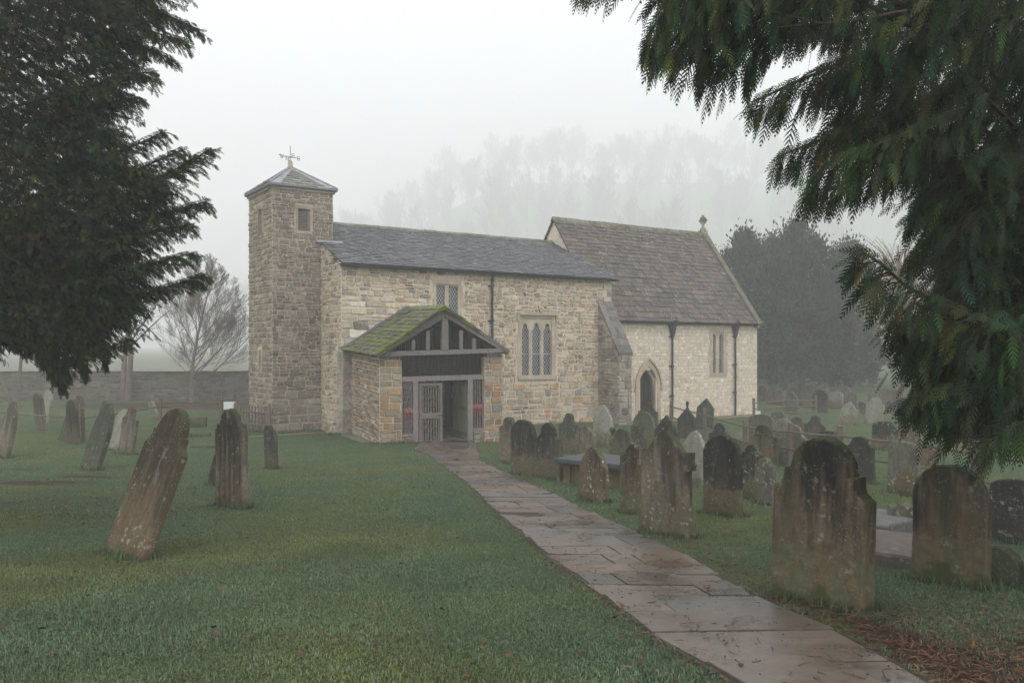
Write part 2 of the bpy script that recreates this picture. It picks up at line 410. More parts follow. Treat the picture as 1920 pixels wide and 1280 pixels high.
def roof(name, o, u, v, ulo, uhi, vlen, course, wid, cols, r, m, parent, th=.025, lift=None, under=True):
    """slates laid over a slope: u along the eaves, v up the slope, ulo(v)/uhi(v) its two edges"""
    mb = MB(); u = Vector(u).normalized(); v = Vector(v).normalized(); n = u.cross(v).normalized()
    if n.z < 0: n = -n
    o = Vector(o); a = 0.0; k = 0
    while a < vlen-.02:
        c = course(a/vlen) if callable(course) else course
        b = min(a+c*1.18, vlen); x = ulo(a)-r.uniform(0, wid[0])
        while x < uhi(a):
            w = r.uniform(*wid); x0, x1 = max(x, ulo(a)), min(x+w, uhi(a)); x += w
            if x1-x0 < .03: continue
            x0b, x1b = max(x0, ulo(b)), min(x1, uhi(b))
            if x1b-x0b < .01: x0b, x1b = (x0, x0+.01) if x1b <= ulo(b)+.01 else (x1-.01, x1)
            if x0b > x1 + .5 or x1b < x0-.5: continue
            t1 = th*r.uniform(.8, 1.4); d = r.uniform(-.004, .003); g = .003
            lo = r.uniform(-.007, .007)
            cc = r.choice(cols); q = r.uniform(.82, 1.18); cc = tuple(i*q for i in cc)
            pts = []
            for base in (0, 1):
                e = t1*base+.012
                pts += [o+u*(x0+g)+v*(a+lo)+n*(e+.022+d), o+u*(x1-g)+v*(a+lo+r.uniform(-.01, .01))+n*(e+.022+d),
                        o+u*(x1b-g)+v*b+n*(e-.004+d), o+u*(x0b+g)+v*b+n*(e-.004+d)]
            mb.hexa(pts, cc)
        a += c; k += 1
    if under:
        mb.poly([o+u*ulo(0), o+u*uhi(0), o+u*uhi(vlen)+v*vlen, o+u*ulo(vlen)+v*vlen], (.05, .045, .04))
    return mb.build(name, m, parent)
def arch_pts(ua, ub, zs, kind, n=8):
    """points of an arch from (ua,zs) to (ub,zs)"""
    w = ub-ua; c = (ua+ub)/2; out = []
    if kind == 'round':
        for i in range(2*n+1):
            t = math.pi*(1-i/(2*n)); out.append((c+w/2*math.cos(t), zs+w/2*math.sin(t)))
        return out
    k = {'pointed': 1.0, 'lancet': 1.35}.get(kind, 1.0); rr = w*k
    t1 = math.acos((rr-w/2)/rr)
    L = [(ua+rr-rr*math.cos(t1*i/n), zs+rr*math.sin(t1*i/n)) for i in range(n+1)]
    if kind == 'trefoil':
        L = [(x+(.16*w*math.sin(math.pi*min(1, i/n*1.6)) if i/n < .62 else 0), z) for i, (x, z) in enumerate(L)]
    return L+[(2*c-x, z) for x, z in L[-2::-1]]
def arch_top(ua, ub, zs, kind): return max(p[1] for p in arch_pts(ua, ub, zs, kind))
def arch_fill(mb, fr, ua, ub, zs, zt, d0, d1, kind, col=(1, 1, 1)):
    p = arch_pts(ua, ub, zs, kind)
    for (x0, z0), (x1, z1) in zip(p[:-1], p[1:]):
        if x1-x0 < 1e-5: continue
        mb.hexa([fr.pt(x0, z0, d0), fr.pt(x1, z1, d0), fr.pt(x1, z1, d1), fr.pt(x0, z0, d1),
                 fr.pt(x0, zt, d0), fr.pt(x1, zt, d0), fr.pt(x1, zt, d1), fr.pt(x0, zt, d1)], col)
def arch_band(mb, fr, ua, ub, zs, kind, w, d0, d1, col=(1, 1, 1)):
    p = arch_pts(ua, ub, zs, kind); c = (ua+ub)/2
    q = arch_pts(ua-w, ub+w, zs, kind)
    for i in range(len(p)-1):
        a, b, e, f = p[i], p[i+1], q[i], q[i+1]
        mb.hexa([fr.pt(*a, d0), fr.pt(*b, d0), fr.pt(*b, d1), fr.pt(*a, d1), fr.pt(*e, d0), fr.pt(*f, d0), fr.pt(*f, d1), fr.pt(*e, d1)], col)
def lattice(mb, fr, ua, ub, za, zb, step, w, dep):
    sl = 1.55
    k = za-(ub-ua)*sl
    while k < zb:
        for s in (1, -1):
            # line z = k + s*sl*(u-ua) (mirrored for s<0), clipped
            t0 = max(0, (za-k)/sl); t1 = min(ub-ua, (zb-k)/sl)
            if t1-t0 > .01:
                p0, p1 = (t0, k+sl*t0), (t1, k+sl*t1)
                X = (lambda t: ua+t) if s > 0 else (lambda t: ub-t)
                dz = w*math.sqrt(1+sl*sl)
                mb.poly([fr.pt(X(p0[0]), p0[1], dep), fr.pt(X(p1[0]), p1[1], dep), fr.pt(X(p1[0]), p1[1]+dz, dep), fr.pt(X(p0[0]), p0[1]+dz, dep)])
        k += step*sl
def window(fr, parent, lights, za, zs, zt, u0, u1, rec=.14, kind=None, hood=False, label=None, frw=.0, sill=True, bars=(), lstep=.105):
    """ashlar window: u0..u1 x za..zt opening filled with jambs, mullions, heads, panes and leadwork"""
    f = MB(); q = [u0]+[x for l in lights for x in l]+[u1]
    for a, b in zip(q[0::2], q[1::2]): f.box((a, -rec-.05, za), (b, -.03 if a > u0 and b < u1 else .012, zt), (1, 1, 1), fr)
    for a, b in lights:
        if kind: arch_fill(f, fr, a, b, zs, zt, -rec-.04, -.035, kind)
        elif zs < zt-.01: f.box((a, -rec-.04, zs), (b, -.035, zt), (1, 1, 1), fr)
    s = .16
    f.box((u0-s*.6, -.02, za-.16), (u1+s*.6, .075 if sill else .02, za), (.95, .98, .93), fr)
    f.box((u0-s*.5, -.02, zt), (u1+s*.3, .016, zt+.15), (1.0, .98, .95), fr)
    z = za
    while z < zt-.05:       # irregular jamb stones let into the wall
        h = min(rng.uniform(.22, .42), zt-z)
        for sg, e in ((-1, u0), (1, u1)):
            w = rng.uniform(.05, .2); k = rng.uniform(.8, 1.12)
            lo, hi = (e-w, e) if sg < 0 else (e, e+w)
            f.box((lo, -.02, z+.006), (hi, .018, z+h-.006), (k, k*.98, k*.95), fr)
        z += h
    fo = f.build('window', M['ashlar'], parent)
    if label: fo['label'] = label
    if hood:
        h = MB(); h.box((u0-.06, .0, zt+.10), (u1+.06, .11, zt+.19), (.85, .85, .82), fr)
        h.box((u0-.14, .0, zt-.12), (u0-.06, .09, zt+.19), (.85, .85, .82), fr); h.box((u1+.06, .0, zt-.12), (u1+.14, .09, zt+.19), (.85, .85, .82), fr)
        h.build('hood_mould', M['ashlar'], fo)
    for a, b in lights:
        g = MB(); g.box((a-.01, -rec-.02, za), (b+.01, -rec, zt-.02), (1, 1, 1), fr); g.build('pane', M['glass'], fo)
        l = MB(); lattice(l, fr, a, b, za, zt-.03, lstep, .012, -rec+.006)
        for z in bars: l.box((a, -rec+.007, z), (b, -rec+.02, z+.02), (1, 1, 1), fr)
        l.build('leadwork', M['lattice'], fo)
    return fo

church = empty('church', (A_[0], A_[1], -2.75))
tag(church, 'small old stone church with slender square tower, slate roofs and timber porch', 'church')
ROOT = church
INV = Matrix.Translation((-A_[0], -A_[1], 2.75))
def C(o):                                # parent the finished part to the church, keep its place
    if o.parent is None: o.parent = church; o.matrix_parent_inverse = INV
    return o
ZB = -3.3                                # walls run below the turf
r = random.Random(11)
NL = 11.32; NW = 7.9; EZ = 2.84; RZ = 4.62
S = Fr(A_, E_); Wn = Fr(A_+N_*NW, -N_)   # nave south, nave west (u from the north corner)
# ---- nave
u1a, z1a = S.uz(818, 535); u1b, _ = S.uz(859, 535); l1 = [(S.U(818), S.U(835)), (S.U(842), S.U(859))]
_, z1lo = S.uz(838, 606)
lw = [(S.U(978.5), S.U(993)), (S.U(999), S.U(1014.5)), (S.U(1020), S.U(1034.5))]
_, zsl = S.uz(1006, 703); _, zsp = S.uz(1006, 621); _, ztp = S.uz(1006, 596)
oN = [(l1[0][0]-.07, l1[1][1]+.07, z1lo, z1a+.06), (lw[0][0]-.1, lw[2][1]+.1, zsl, ztp)]
dk = [(S.U(833), S.U(875), -3.3, S.uz(850, 712)[1])]        # inner doorway, inside the porch
mb = MB(); topN = lambda u: EZ
backing(mb, S, 0, NL, ZB, topN, .7, oN+dk)
gab = lambda u: EZ+(RZ-EZ)*(1-abs(u-NW/2)/(NW/2))
wb = MB(); backing(wb, Wn, 0, NW-.7, ZB, gab, .6, brk=(NW/2,))
En = Fr(A_+E_*NL, N_); backing(wb, En, .7, NW, ZB, gab, .55, brk=(NW/2,))
No = Fr(A_+E_*(NL-.55)+N_*NW, -E_); backing(wb, No, 0, NL-1.15, ZB, topN, .6)
mb.v, mb.f, mb.c = mb.v+wb.v, mb.f+[tuple(i+len(mb.v) for i in f) for f in wb.f], mb.c+wb.c
nw = C(mb.build('nave_wall', M['mortar']))
st = MB(); surr = [(a-.17, b+.17, c-.16, d+.18) for a, b, c, d in oN]+dk
zspl = lambda u: EZ
masonry(st, S, 0, 3.1, -3.0, .1, lambda u: .1, (.24, .36), (.34, .85), 'navebig', r, surr, pr=.03, rough=.02, split=.2)
masonry(st, S, 0, 3.1, .1, 1.75, lambda u: 1.75, (.18, .30), (.24, .7), 'navebig', r, surr, rough=.026, split=.3, gap=.014, skip=.04, cut=.03)
masonry(st, S, 0, 4.6, 1.75, EZ, topN, (.13, .20), (.18, .44), 'nave', r, surr, rough=.026, gap=.014, skip=.05, cut=.03)
masonry(st, S, 3.1, 4.6, -3.0, 1.75, lambda u: 1.75, (.17, .28), (.22, .62), 'nave', r, surr, rough=.028, gap=.016, skip=.03, cut=.035)
masonry(st, S, 4.6, NL-.4, -.9, EZ, topN, (.11, .185), (.14, .38), 'nave', r, surr, rough=.026, split=.3, gap=.014, skip=.04, cut=.03)
masonry(st, S, 4.6, NL-.4, -3.1, -.9, lambda u: -.9, (.15, .27), (.18, .56), 'nave', r, surr, rough=.03, split=.3, gap=.016, skip=.03, cut=.035)
quoins(st, S, NL, -1, -3.1, EZ, 'navebig', r)
masonry(st, Wn, NW-1.9, NW-.02, -3.1, EZ+1.5, gab, (.13, .26), (.14, .36), 'nave', r, (), rough=.028, split=.4, gap=.022)
masonry(st, En, 0, .6, -3.1, EZ, gab, (.13, .26), (.14, .36), 'nave', r)
s_ = st.build('stonework', M['nave'], nw)
nsl = math.hypot(NW/2, RZ-EZ)
vup = Vector((N_[0]*NW/2, N_[1]*NW/2, RZ-EZ)); vdn = Vector((-N_[0]*NW/2, -N_[1]*NW/2, RZ-EZ))
e3 = Vector((E_[0], E_[1], 0)); n3 = Vector((N_[0], N_[1], 0))
sl_c = [(.100, .103, .110)]*5+[(.078, .081, .086)]*3+[(.125, .13, .14)]*2+[(.16, .165, .16)]
o1 = Vector(S.pt(0, EZ, 0))-vup.normalized()*.22
nr_ = C(roof('nave_roof', o1, e3, vup, lambda v: -.05, lambda v: NL+.16, nsl+.22, .165, (.16, .3), sl_c, r, M['slate'], None, th=.022))
o2 = Vector(S.pt(0, EZ, 0))+n3*NW-vdn.normalized()*.22
roof('north_slope', o2, e3, vdn, lambda v: -.14, lambda v: NL+.16, nsl+.22, .33, (.3, .6), sl_c, r, M['slate'], nr_, th=.014)
mb = MB(); rd = Vector(S.pt(0, RZ, 0))+n3*NW/2; u = -.14
while u < NL-.05:
    w = r.uniform(.4, .6); k = r.uniform(.8, 1.15); c = (.17*k, .165*k, .135*k); z = r.uniform(0, .02)
    for sg in (-1, 1):
        a, b = rd+e3*(u+.008)+Vector((0, 0, .085+z)), rd+e3*(min(u+w, NL)-.008)+Vector((0, 0, .085+z))
        d = n3*sg*.17+Vector((0, 0, -.10)); t = Vector((0, 0, -.05))
        mb.hexa([a+t, b+t, b+d+t, a+d+t, a, b, b+d, a+d], c)
    u += w
mb.build('ridge_stones', M['ridge'], nr_)
# flashing where the slates meet the tower
mb = MB(); q = A_+N_*1.72
p0 = Vector((q[0], q[1], EZ+1.72*(RZ-EZ)/(NW/2)+.05))
for k in range(3): mb.box((0, 0, 0), (0, 0, 0)) if False else None
mb.hexa([p0-e3*.2-vup.normalized()*.12, p0+e3*.75-vup.normalized()*.06, p0+e3*.75+vup.normalized()*.05, p0-e3*.2+vup.normalized()*.05]+
        [x+Vector((0, 0, .03)) for x in (p0-e3*.2-vup.normalized()*.12, p0+e3*.75-vup.normalized()*.06, p0+e3*.75+vup.normalized()*.05, p0-e3*.2+vup.normalized()*.05)])
mb.build('lead_flashing', M['lead'], nr_)
def gutter(fr, a, b, z, dep, parent, rad=.06):
    g = MB(); n = 8; m = max(2, int((b-a)/.9))
    for k in range(m):
        x0, x1 = a+(b-a)*k/m, a+(b-a)*(k+1)/m
        for j in range(n):
            t0, t1 = math.pi*(1+j/n), math.pi*(1+(j+1)/n)
            for q in (1, .8):
                g.poly([fr.pt(x0, z+rad*q*math.sin(t0), dep+rad*q*math.cos(t0)), fr.pt(x1, z+rad*q*math.sin(t0), dep+rad*q*math.cos(t0)),
                        fr.pt(x1, z+rad*q*math.sin(t1), dep+rad*q*math.cos(t1)), fr.pt(x0, z+rad*q*math.sin(t1), dep+rad*q*math.cos(t1))])
        g.box((x0, .0, z-.01), (x0+.02, dep+rad, z+.012), (1, 1, 1), fr)
    return g.build('gutter', M['iron'], parent)
def downpipe(fr, u, z0, z1, ztop, hopper):
    g = MB(); rad = .045
    g.tube([fr.pt(u, z0, .11), fr.pt(u, z1, .11)], rad, 8)
    if hopper: g.tube([fr.pt(u, z1+.3, .12), fr.pt(u+.05, z1+.42, .13), fr.pt(u+.14, z1+.5, .17), fr.pt(u+.2, ztop, .2)], rad, 8)
    else: g.tube([fr.pt(u, z1-.02, .11), fr.pt(u, z1+.1, .14), fr.pt(u+.02, ztop, .2)], rad, 8)
    z = z1-.25
    while z > z0:
        g.tube([fr.pt(u, z, .11), fr.pt(u, z+.09, .11)], rad*1.45, 8); g.box((u-.12, .0, z+.02), (u+.12, .09, z+.06), (1, 1, 1), fr); z -= 1.25
    p = C(g.build('downpipe', M['iron']))
    if hopper:
        h = MB(); a, b = .15, .055
        ring = lambda s, z, d: [fr.pt(u-s, z, .12-d), fr.pt(u+s, z, .12-d), fr.pt(u+s, z, .12+d), fr.pt(u-s, z, .12+d)]
        h.hexa(ring(b, z1-.22, .05)+ring(a*.8, z1+.15, .09)); h.hexa(ring(a*.8, z1+.151, .09)+ring(a, z1+.26, .11)); h.hexa(ring(a+.02, z1+.261, .118)+ring(a+.02, z1+.3, .118))
        h.build('hopper_head', M['iron'], p)
    return p
C(gutter(S, -.12, NL+.14, EZ-.10, .25, None, .075)).name = 'gutter'
up, zp = S.uz(920, 640); downpipe(S, up, zp-.5, EZ-.35, EZ-.07, False)
C(window(S, None, l1, z1lo, z1a, z1a+.06, l1[0][0]-.07, l1[1][1]+.07, rec=.10, label='two-light square-headed window above the porch', sill=True))
C(window(S, None, lw, zsl, zsp, ztp, lw[0][0]-.1, lw[2][1]+.1, rec=.13, kind='trefoil', hood=True, label='three-light window with pointed heads and a hood', bars=(S.uz(1006, 664)[1],)))
# buttress at the south-east corner of the nave
Bp = 1.23; Bw = .66
Bw_f = Fr(A_+E_*(NL-Bw), -N_, out=-E_); Be = Fr(A_+E_*NL, -N_, out=E_); Bf = Fr(A_+E_*(NL-Bw)-N_*Bp, E_)
bz0, bz1 = 1.85, -.12
bt = lambda u: bz0+(bz1-bz0)*u/Bp
mb = MB(); p = lambda u, z, d: S.pt(u, z, d)
def prism(mb, x0, x1, d0, d1, z0, za, zb, col):
    mb.hexa([p(x0, z0, d0), p(x1, z0, d0), p(x1, z0, d1), p(x0, z0, d1), p(x0, za, d0), p(x1, za, d0), p(x1, zb, d1), p(x0, zb, d1)], col)
prism(mb, NL-Bw+.02, NL-.02, .0, Bp-.02, ZB, bz0-.03, bz1-.03, (.9, .9, .9))
bo = C(mb.build('buttress', M['mortar_grey']))
st = MB()
masonry(st, Bw_f, 0, Bp, -3.1, bz0, bt, (.15, .27), (.16, .42), 'but', r, rough=.02, pr=.02)
masonry(st, Be, 0, Bp, -3.1, bz0, bt, (.15, .27), (.16, .42), 'but', r, rough=.02, pr=.02)
masonry(st, Bf, 0, Bw, -3.1, bz1, lambda u: bz1, (.22, .34), (.3, .42), 'but', r, rough=.01, pr=.02)
st.build('stonework', M['buttress'], bo)
mb = MB(); k = 9
for i in range(k):            # overlapping weathering slabs
    a, b = i/k, (i+1)/k; d0, d1 = Bp*a-.01, Bp*b+.07
    za, zb = bz0+(bz1-bz0)*a+.10, bz0+(bz1-bz0)*b-.02
    c = r.uniform(.10, .17); prism(mb, NL-Bw-.03, NL+.03, d0, d1, min(za, zb)-.0, za, zb+.05, (c, c*.98, c*.93)) if False else None
    cu = sorted([0, 1]+[r.uniform(.2, .45), r.uniform(.55, .8)][:r.choice([1, 2])])
    for f0, f1 in zip(cu[:-1], cu[1:]):
        xa, xb = NL-Bw-.03+(Bw+.06)*f0+.004, NL-Bw-.03+(Bw+.06)*f1-.004; j1, j2 = r.uniform(-.02, .02), r.uniform(-.02, .02); c = r.uniform(.09, .2)
        mb.hexa([p(xa, za-.16, d0), p(xb, za-.16, d0), p(xb, zb-.12, d1+j1-.05), p(xa, zb-.12, d1+j2-.05),
                 p(xa, za+j1, d0), p(xb, za+j2, d0), p(xb, zb+.03+j2, d1+j1-.05), p(xa, zb+.03+j1, d1+j2-.05)], (c, c*.96, c*.88))
mb.build('weathering_slabs', M['stoneslate'], bo)
# ---- tower
TS = Fr((-7.90, 28.45), E_); TL = 2.11; TV = 2.53; TZ = 5.41
TW = Fr(np.array([-7.90, 28.45])+N_*TV, -N_); TE = Fr(TS.o+E_*TL, N_)
ua, za = TS.uz(558, 391); ub, zb = TS.uz(581, 434)
oT = [(ua, ub, zb, za)]
wa, wz1 = TW.uz(484.5, 394); wb_, wz0 = TW.uz(491.5, 440); sa, sz1 = TW.uz(486.8, 656); sb, sz0 = TW.uz(490.5, 690)
oW = [(wa, wb_, wz0, wz1), (sa, sb, sz0, sz1)]
mb = MB(); T_ = lambda u: TZ
backing(mb, TS, 0, TL, ZB, T_, .35, oT); backing(mb, TW, .0, TV-.352, ZB, T_, .35, oW)
backing(mb, TE, .352, TV, ZB, T_, .35); TN = Fr(TE.o+N_*TV, -E_); backing(mb, TN, .352, TL-.352, ZB, T_, .35)
tw = C(mb.build('tower_wall', M['mortar_grey']))
st = MB(); pad = lambda o, a=.1, b=.06: [(x-a, y+a, z-b-.06, w+b+.04) for x, y, z, w in o]
masonry(st, TS, 0, TL, -1.2, TZ-.1, T_, (.10, .17), (.14, .36), 'tower', r, pad(oT), rough=.013, pr=.022, gap=.008)
masonry(st, TS, -.02, TL, -3.0, -1.2, lambda u: -1.2, (.2, .3), (.3, .75), 'tower', r, rough=.022, pr=.035, gap=.016)
masonry(st, TW, 0, TV, -3.0, TZ-.1, T_, (.16, .21), (.16, .38), 'towerw', r, pad(oW), rough=.012, pr=.03, split=.1, gap=.017)
masonry(st, TE, 0, TV, 2.6, TZ-.1, T_, (.12, .19), (.14, .36), 'tower', r, rough=.013, pr=.022, gap=.008)
st.build('stonework', M['tower'], tw)
mb = MB()
for fr, L in ((TS, TL), (TW, TV), (TE, TV), (TN, TL)): mb.box((-.06, -.04, TZ-.1), (L+.06, .06, TZ+.03), (.55, .5, .45), fr)
mb.build('eaves_course', M['ashlar'], tw)
def louvre(fr, a, b, z0, z1, label):
    f = MB(); t = .035
    f.box((a-.045, -.1, z0-.03), (a, .022, z1), (.62, .62, .6), fr); f.box((b, -.1, z0-.03), (b+.045, .022, z1), (.75, .7, .62), fr)
    f.box((a-.10, -.1, z1), (b+.10, .027, z1+.11), (.5, .49, .46), fr); f.box((a-.06, -.1, z0-.1), (b+.06, .032, z0-.03), (.55, .54, .5), fr)
    fo = C(f.build('louvred_opening', M['ashlar'])); fo['label'] = label
    s = MB(); s.box((a, -.12, z0), (a+t, -.04, z1), (1.5, 1.5, 1.5), fr); s.box((b-t, -.12, z0), (b, -.04, z1), (1.5, 1.5, 1.5), fr)
    n = 14
    for k in range(n):
        z = z0+(z1-z0)*(k+.2)/n; h = (z1-z0)/n
        s.hexa([fr.pt(a+t, z, -.05), fr.pt(b-t, z, -.05), fr.pt(b-t, z+.012, -.05), fr.pt(a+t, z+.012, -.05),
                fr.pt(a+t, z+h*.75, -.13), fr.pt(b-t, z+h*.75, -.13), fr.pt(b-t, z+h*.75+.012, -.13), fr.pt(a+t, z+h*.75+.012, -.13)], (1.45, 1.4, 1.35))
    s.build('louvre_slats', M['oak'], fo)
    d = MB(); d.box((a, -.2, z0), (b, -.18, z1), (1, 1, 1), fr); d.build('back_board', M['dark'], fo)
louvre(TS, ua, ub, zb, za, 'louvred belfry opening facing the lawn'); louvre(TW, wa, wb_, wz0, wz1, 'narrow louvred opening on the shaded side of the tower')
f = MB(); f.box((sa-.12, -.02, sz0-.05), (sa, .034, sz1+.1), (1.15, 1.15, 1.15), TW); f.box((sb, -.02, sz0-.05), (sb+.12, .034, sz1+.1), (1.15, 1.15, 1.15), TW)
f.box((sa, -.02, sz1), (sb, .034, sz1+.1), (1.15, 1.15, 1.15), TW); C(f.build('slit_window_frame', M['ashlar']))
# pyramid roof
ov = .12; cT = TS.o+E_*TL/2+N_*TV/2; apex = Vector((cT[0], cT[1], 6.30))
cor = [Vector((*(TS.o+E_*x+N_*y), TZ+.03)) for x, y in ((-ov, -ov), (TL+ov, -ov), (TL+ov, TV+ov), (-ov, TV+ov))]
mb = MB()
mb.hexa([c-Vector((0, 0, .05)) for c in cor]+cor, (.2, .2, .2))
tr = C(mb.build('tower_roof', M['lead']))
for i in range(4):
    a, b = cor[i], cor[(i+1) % 4]; L = (b-a).length; u = (b-a)/L; foot = a+u*(apex-a).dot(u); v = apex-foot; vl = v.length
    fa = (foot-a).length
    roof('roof_slates', a, u, v, lambda t: fa*t/vl+.02, lambda t: L-(L-fa)*t/vl-.02, vl-.05, .2, (.2, .4), [(.21, .205, .17), (.17, .17, .15), (.25, .245, .215)], r, M['stoneslate'], tr, th=.012, under=True)
mb = MB()
for c in cor:                      # broad lead strips over the hips
    for nb in cor:
        if nb is c or (nb-c).length > 3.1: continue
        dd = (nb-c).normalized()
        w0, w1 = .36, .14
        up_ = Vector((0, 0, .05))
        mb.poly([c+up_, c+dd*w0+up_, apex+(nb-apex)*.06+dd*0+up_*1.0, apex+up_*1.3], (1.05, 1.08, 1.1))
    mb.tube([c+Vector((0, 0, .05)), apex+Vector((0, 0, .06))], .035, 6, (.8, .82, .85))
for i in range(4): mb.tube([cor[i]+Vector((0, 0, .0)), cor[(i+1) % 4]], .03, 6, (.8, .82, .85))
mb.build('lead_hips', M['lead'], tr)
# weather vane
ap = apex
mb = MB(); sq = lambda s, z: [Vector((ap.x+a*s, ap.y+b*s, z)) for a, b in ((-1, -1), (1, -1), (1, 1), (-1, 1))]
mb.hexa(sq(.085, ap.z-.05)+sq(.06, ap.z+.24)); mb.hexa(sq(.06, ap.z+.241)+sq(.015, ap.z+.31))
pin = C(mb.build('roof_pinnacle', M['ashlar']))
mb = MB(); zc = ap.z+.38; q = Vector((ap.x, ap.y, 0))
mb.tube([q+Vector((0, 0, ap.z+.28)), q+Vector((0, 0, ap.z+.78))], .011, 6)
arms = {'E': e3, 'W': -e3, 'N': n3, 'S': -n3}
strk = {'E': [((0, -1), (0, 1)), ((0, 1), (1, 1)), ((0, 0), (.8, 0)), ((0, -1), (1, -1))], 'W': [((0, 1), (.25, -1)), ((.25, -1), (.5, .5)), ((.5, .5), (.75, -1)), ((.75, -1), (1, 1))],
        'N': [((0, -1), (0, 1)), ((0, 1), (.9, -1)), ((.9, -1), (.9, 1))], 'S': [((1, 1), (0, 1)), ((0, 1), (0, 0)), ((0, 0), (1, 0)), ((1, 0), (1, -1)), ((1, -1), (0, -1))]}
X3 = Vector((1, 0, 0))
for k, d in arms.items():
    c = q+Vector((0, 0, zc)); mb.tube([c, c+d*.26], .008, 5); e = c+d*.30
    for (a0, b0), (a1, b1) in strk[k]:
        w, h = .10, .065
        mb.tube([e+e3*(a0-.5)*w+Vector((0, 0, b0*h)), e+e3*(a1-.5)*w+Vector((0, 0, b1*h))], .009, 4)
va = Vector((.86, .1, -.0)).normalized(); vz = zc+.02
dn = Vector((0, 0, .0)); c = q+Vector((0, 0, vz))
tl = Vector((-.6, -.75, 0)).normalized()
mb.tube([c-tl*.36, c+tl*.40], .008, 5)
for s in (-1, 1):
    t = c+tl*.40*s; mb.hexa([t+Vector((0, 0, -.03)), t+Vector((0, 0, .03)), t+tl*.09+Vector((0, 0, .005)), t+tl*.09-Vector((0, 0, .005))]+[x+Vector((.008, 0, 0)) for x in (t+Vector((0, 0, -.03)), t+Vector((0, 0, .03)), t+tl*.09+Vector((0, 0, .005)), t+tl*.09-Vector((0, 0, .005)))])
C(mb.build('weather_vane', M['iron']))
# ---- chancel
CL = 9.1; CW = 6.56; d0 = .48; CEZ = 1.27; CRZ = 5.59
CS = Fr(A_+N_*d0+E_*NL, E_); CE = Fr(CS.o+E_*CL, N_); CWf = Fr(CS.o+N_*CW, -N_)
cg = lambda u: CEZ+(CRZ-CEZ)*(1-abs(u-CW/2)/(CW/2))
dL = (CS.U(1200.5), CS.U(1229.5)); _, dsp = CS.uz(1215, 728); _, dtop = CS.uz(1215, 697)
lan = [(CS.U(1336.5), CS.U(1343)), (CS.U(1349.5), CS.U(1356.5))]; _, lz0 = CS.uz(1347, 699); _, lz1 = CS.uz(1347, 634)
dk_top = arch_top(dL[0], dL[1], dsp, 'pointed')
lt = arch_top(*lan[0], lz1, 'pointed')+.05
oC = [(dL[0], dL[1], -3.3, dk_top+.02), (lan[0][0]-.1, lan[1][1]+.1, lz0, lt+.04)]
mb = MB(); backing(mb, CS, 0, CL, ZB, lambda u: CEZ, .6, oC); backing(mb, CE, .602, CW, ZB, cg, .6, brk=(CW/2,))
backing(mb, CWf, .0, CW-.61, EZ-1.2, cg, .5, brk=(CW/2,))
CN = Fr(CS.o+N_*CW+E_*(CL-.6), -E_); backing(mb, CN, 0, CL-1.2, ZB, lambda u: CEZ, .5)
cw = C(mb.build('chancel_wall', M['mortar']))
st = MB(); pc = [(dL[0]-.2, dL[1]+.2, -3.3, dsp), (dL[0]-.06, dL[1]+.06, dsp, dk_top+.12), (oC[1][0]-.12, oC[1][1]+.12, oC[1][2]-.16, oC[1][3]+.14)]
masonry(st, CS, 0, CL, -3.1, CEZ, lambda u: CEZ, (.125, .16), (.2, .36), 'chancel', r, pc, rough=.006, pr=.016, gap=.008, split=.05, cut=.01)
masonry(st, CE, 0, CW, -3.1, CRZ, cg, (.13, .16), (.22, .36), 'chancel', r, rough=.006, pr=.016, gap=.007, split=0)
masonry(st, CWf, 0, CW, 2.6, CRZ, cg, (.13, .18), (.22, .4), 'chancel', r, rough=.006, pr=.016, gap=.007, split=0)
st.build('stonework', M['chancel'], cw)
csl = math.hypot(CW/2, CRZ-CEZ); cup = Vector((*(N_*CW/2), CRZ-CEZ)); cdn = Vector((*(-N_*CW/2), CRZ-CEZ))
cc_ = [(.105, .088, .074)]*5+[(.08, .071, .063)]*4+[(.13, .105, .086)]*3+[(.07, .066, .063)]
o1 = Vector(CS.pt(0, CEZ, 0))-cup.normalized()*.26
cr = C(roof('chancel_roof', o1, e3, cup, lambda v: -.12, lambda v: CL-.2, csl+.26, lambda t: .30-.11*t, (.18, .38), cc_, r, M['stoneslate'], None, th=.036))
o2 = Vector(CS.pt(0, CEZ, 0))+n3*CW-cdn.normalized()*.26
roof('north_slope', o2, e3, cdn, lambda v: -.12, lambda v: CL-.2, csl+.26, .4, (.4, .7), cc_, r, M['stoneslate'], cr, th=.02)
mb = MB(); rd = Vector(CS.pt(0, CRZ, 0))+n3*CW/2; u = -.14
while u < CL-.25:
    w = r.uniform(.42, .62); k = r.uniform(.85, 1.15); c = (.17*k, .165*k, .13*k); z = r.uniform(0, .02)
    for sg in (-1, 1):
        a, b = rd+e3*(u+.008)+Vector((0, 0, .12+z)), rd+e3*(min(u+w, CL-.2)-.008)+Vector((0, 0, .12+z))
        d = n3*sg*.13+Vector((0, 0, -.17)); t = Vector((0, 0, -.05))
        mb.hexa([a+t, b+t, b+d+t, a+d+t, a, b, b+d, a+d], c)
    u += w
mb.build('ridge_stones', M['ridge'], cr)
mb = MB()                                     # raised coping on the east gable
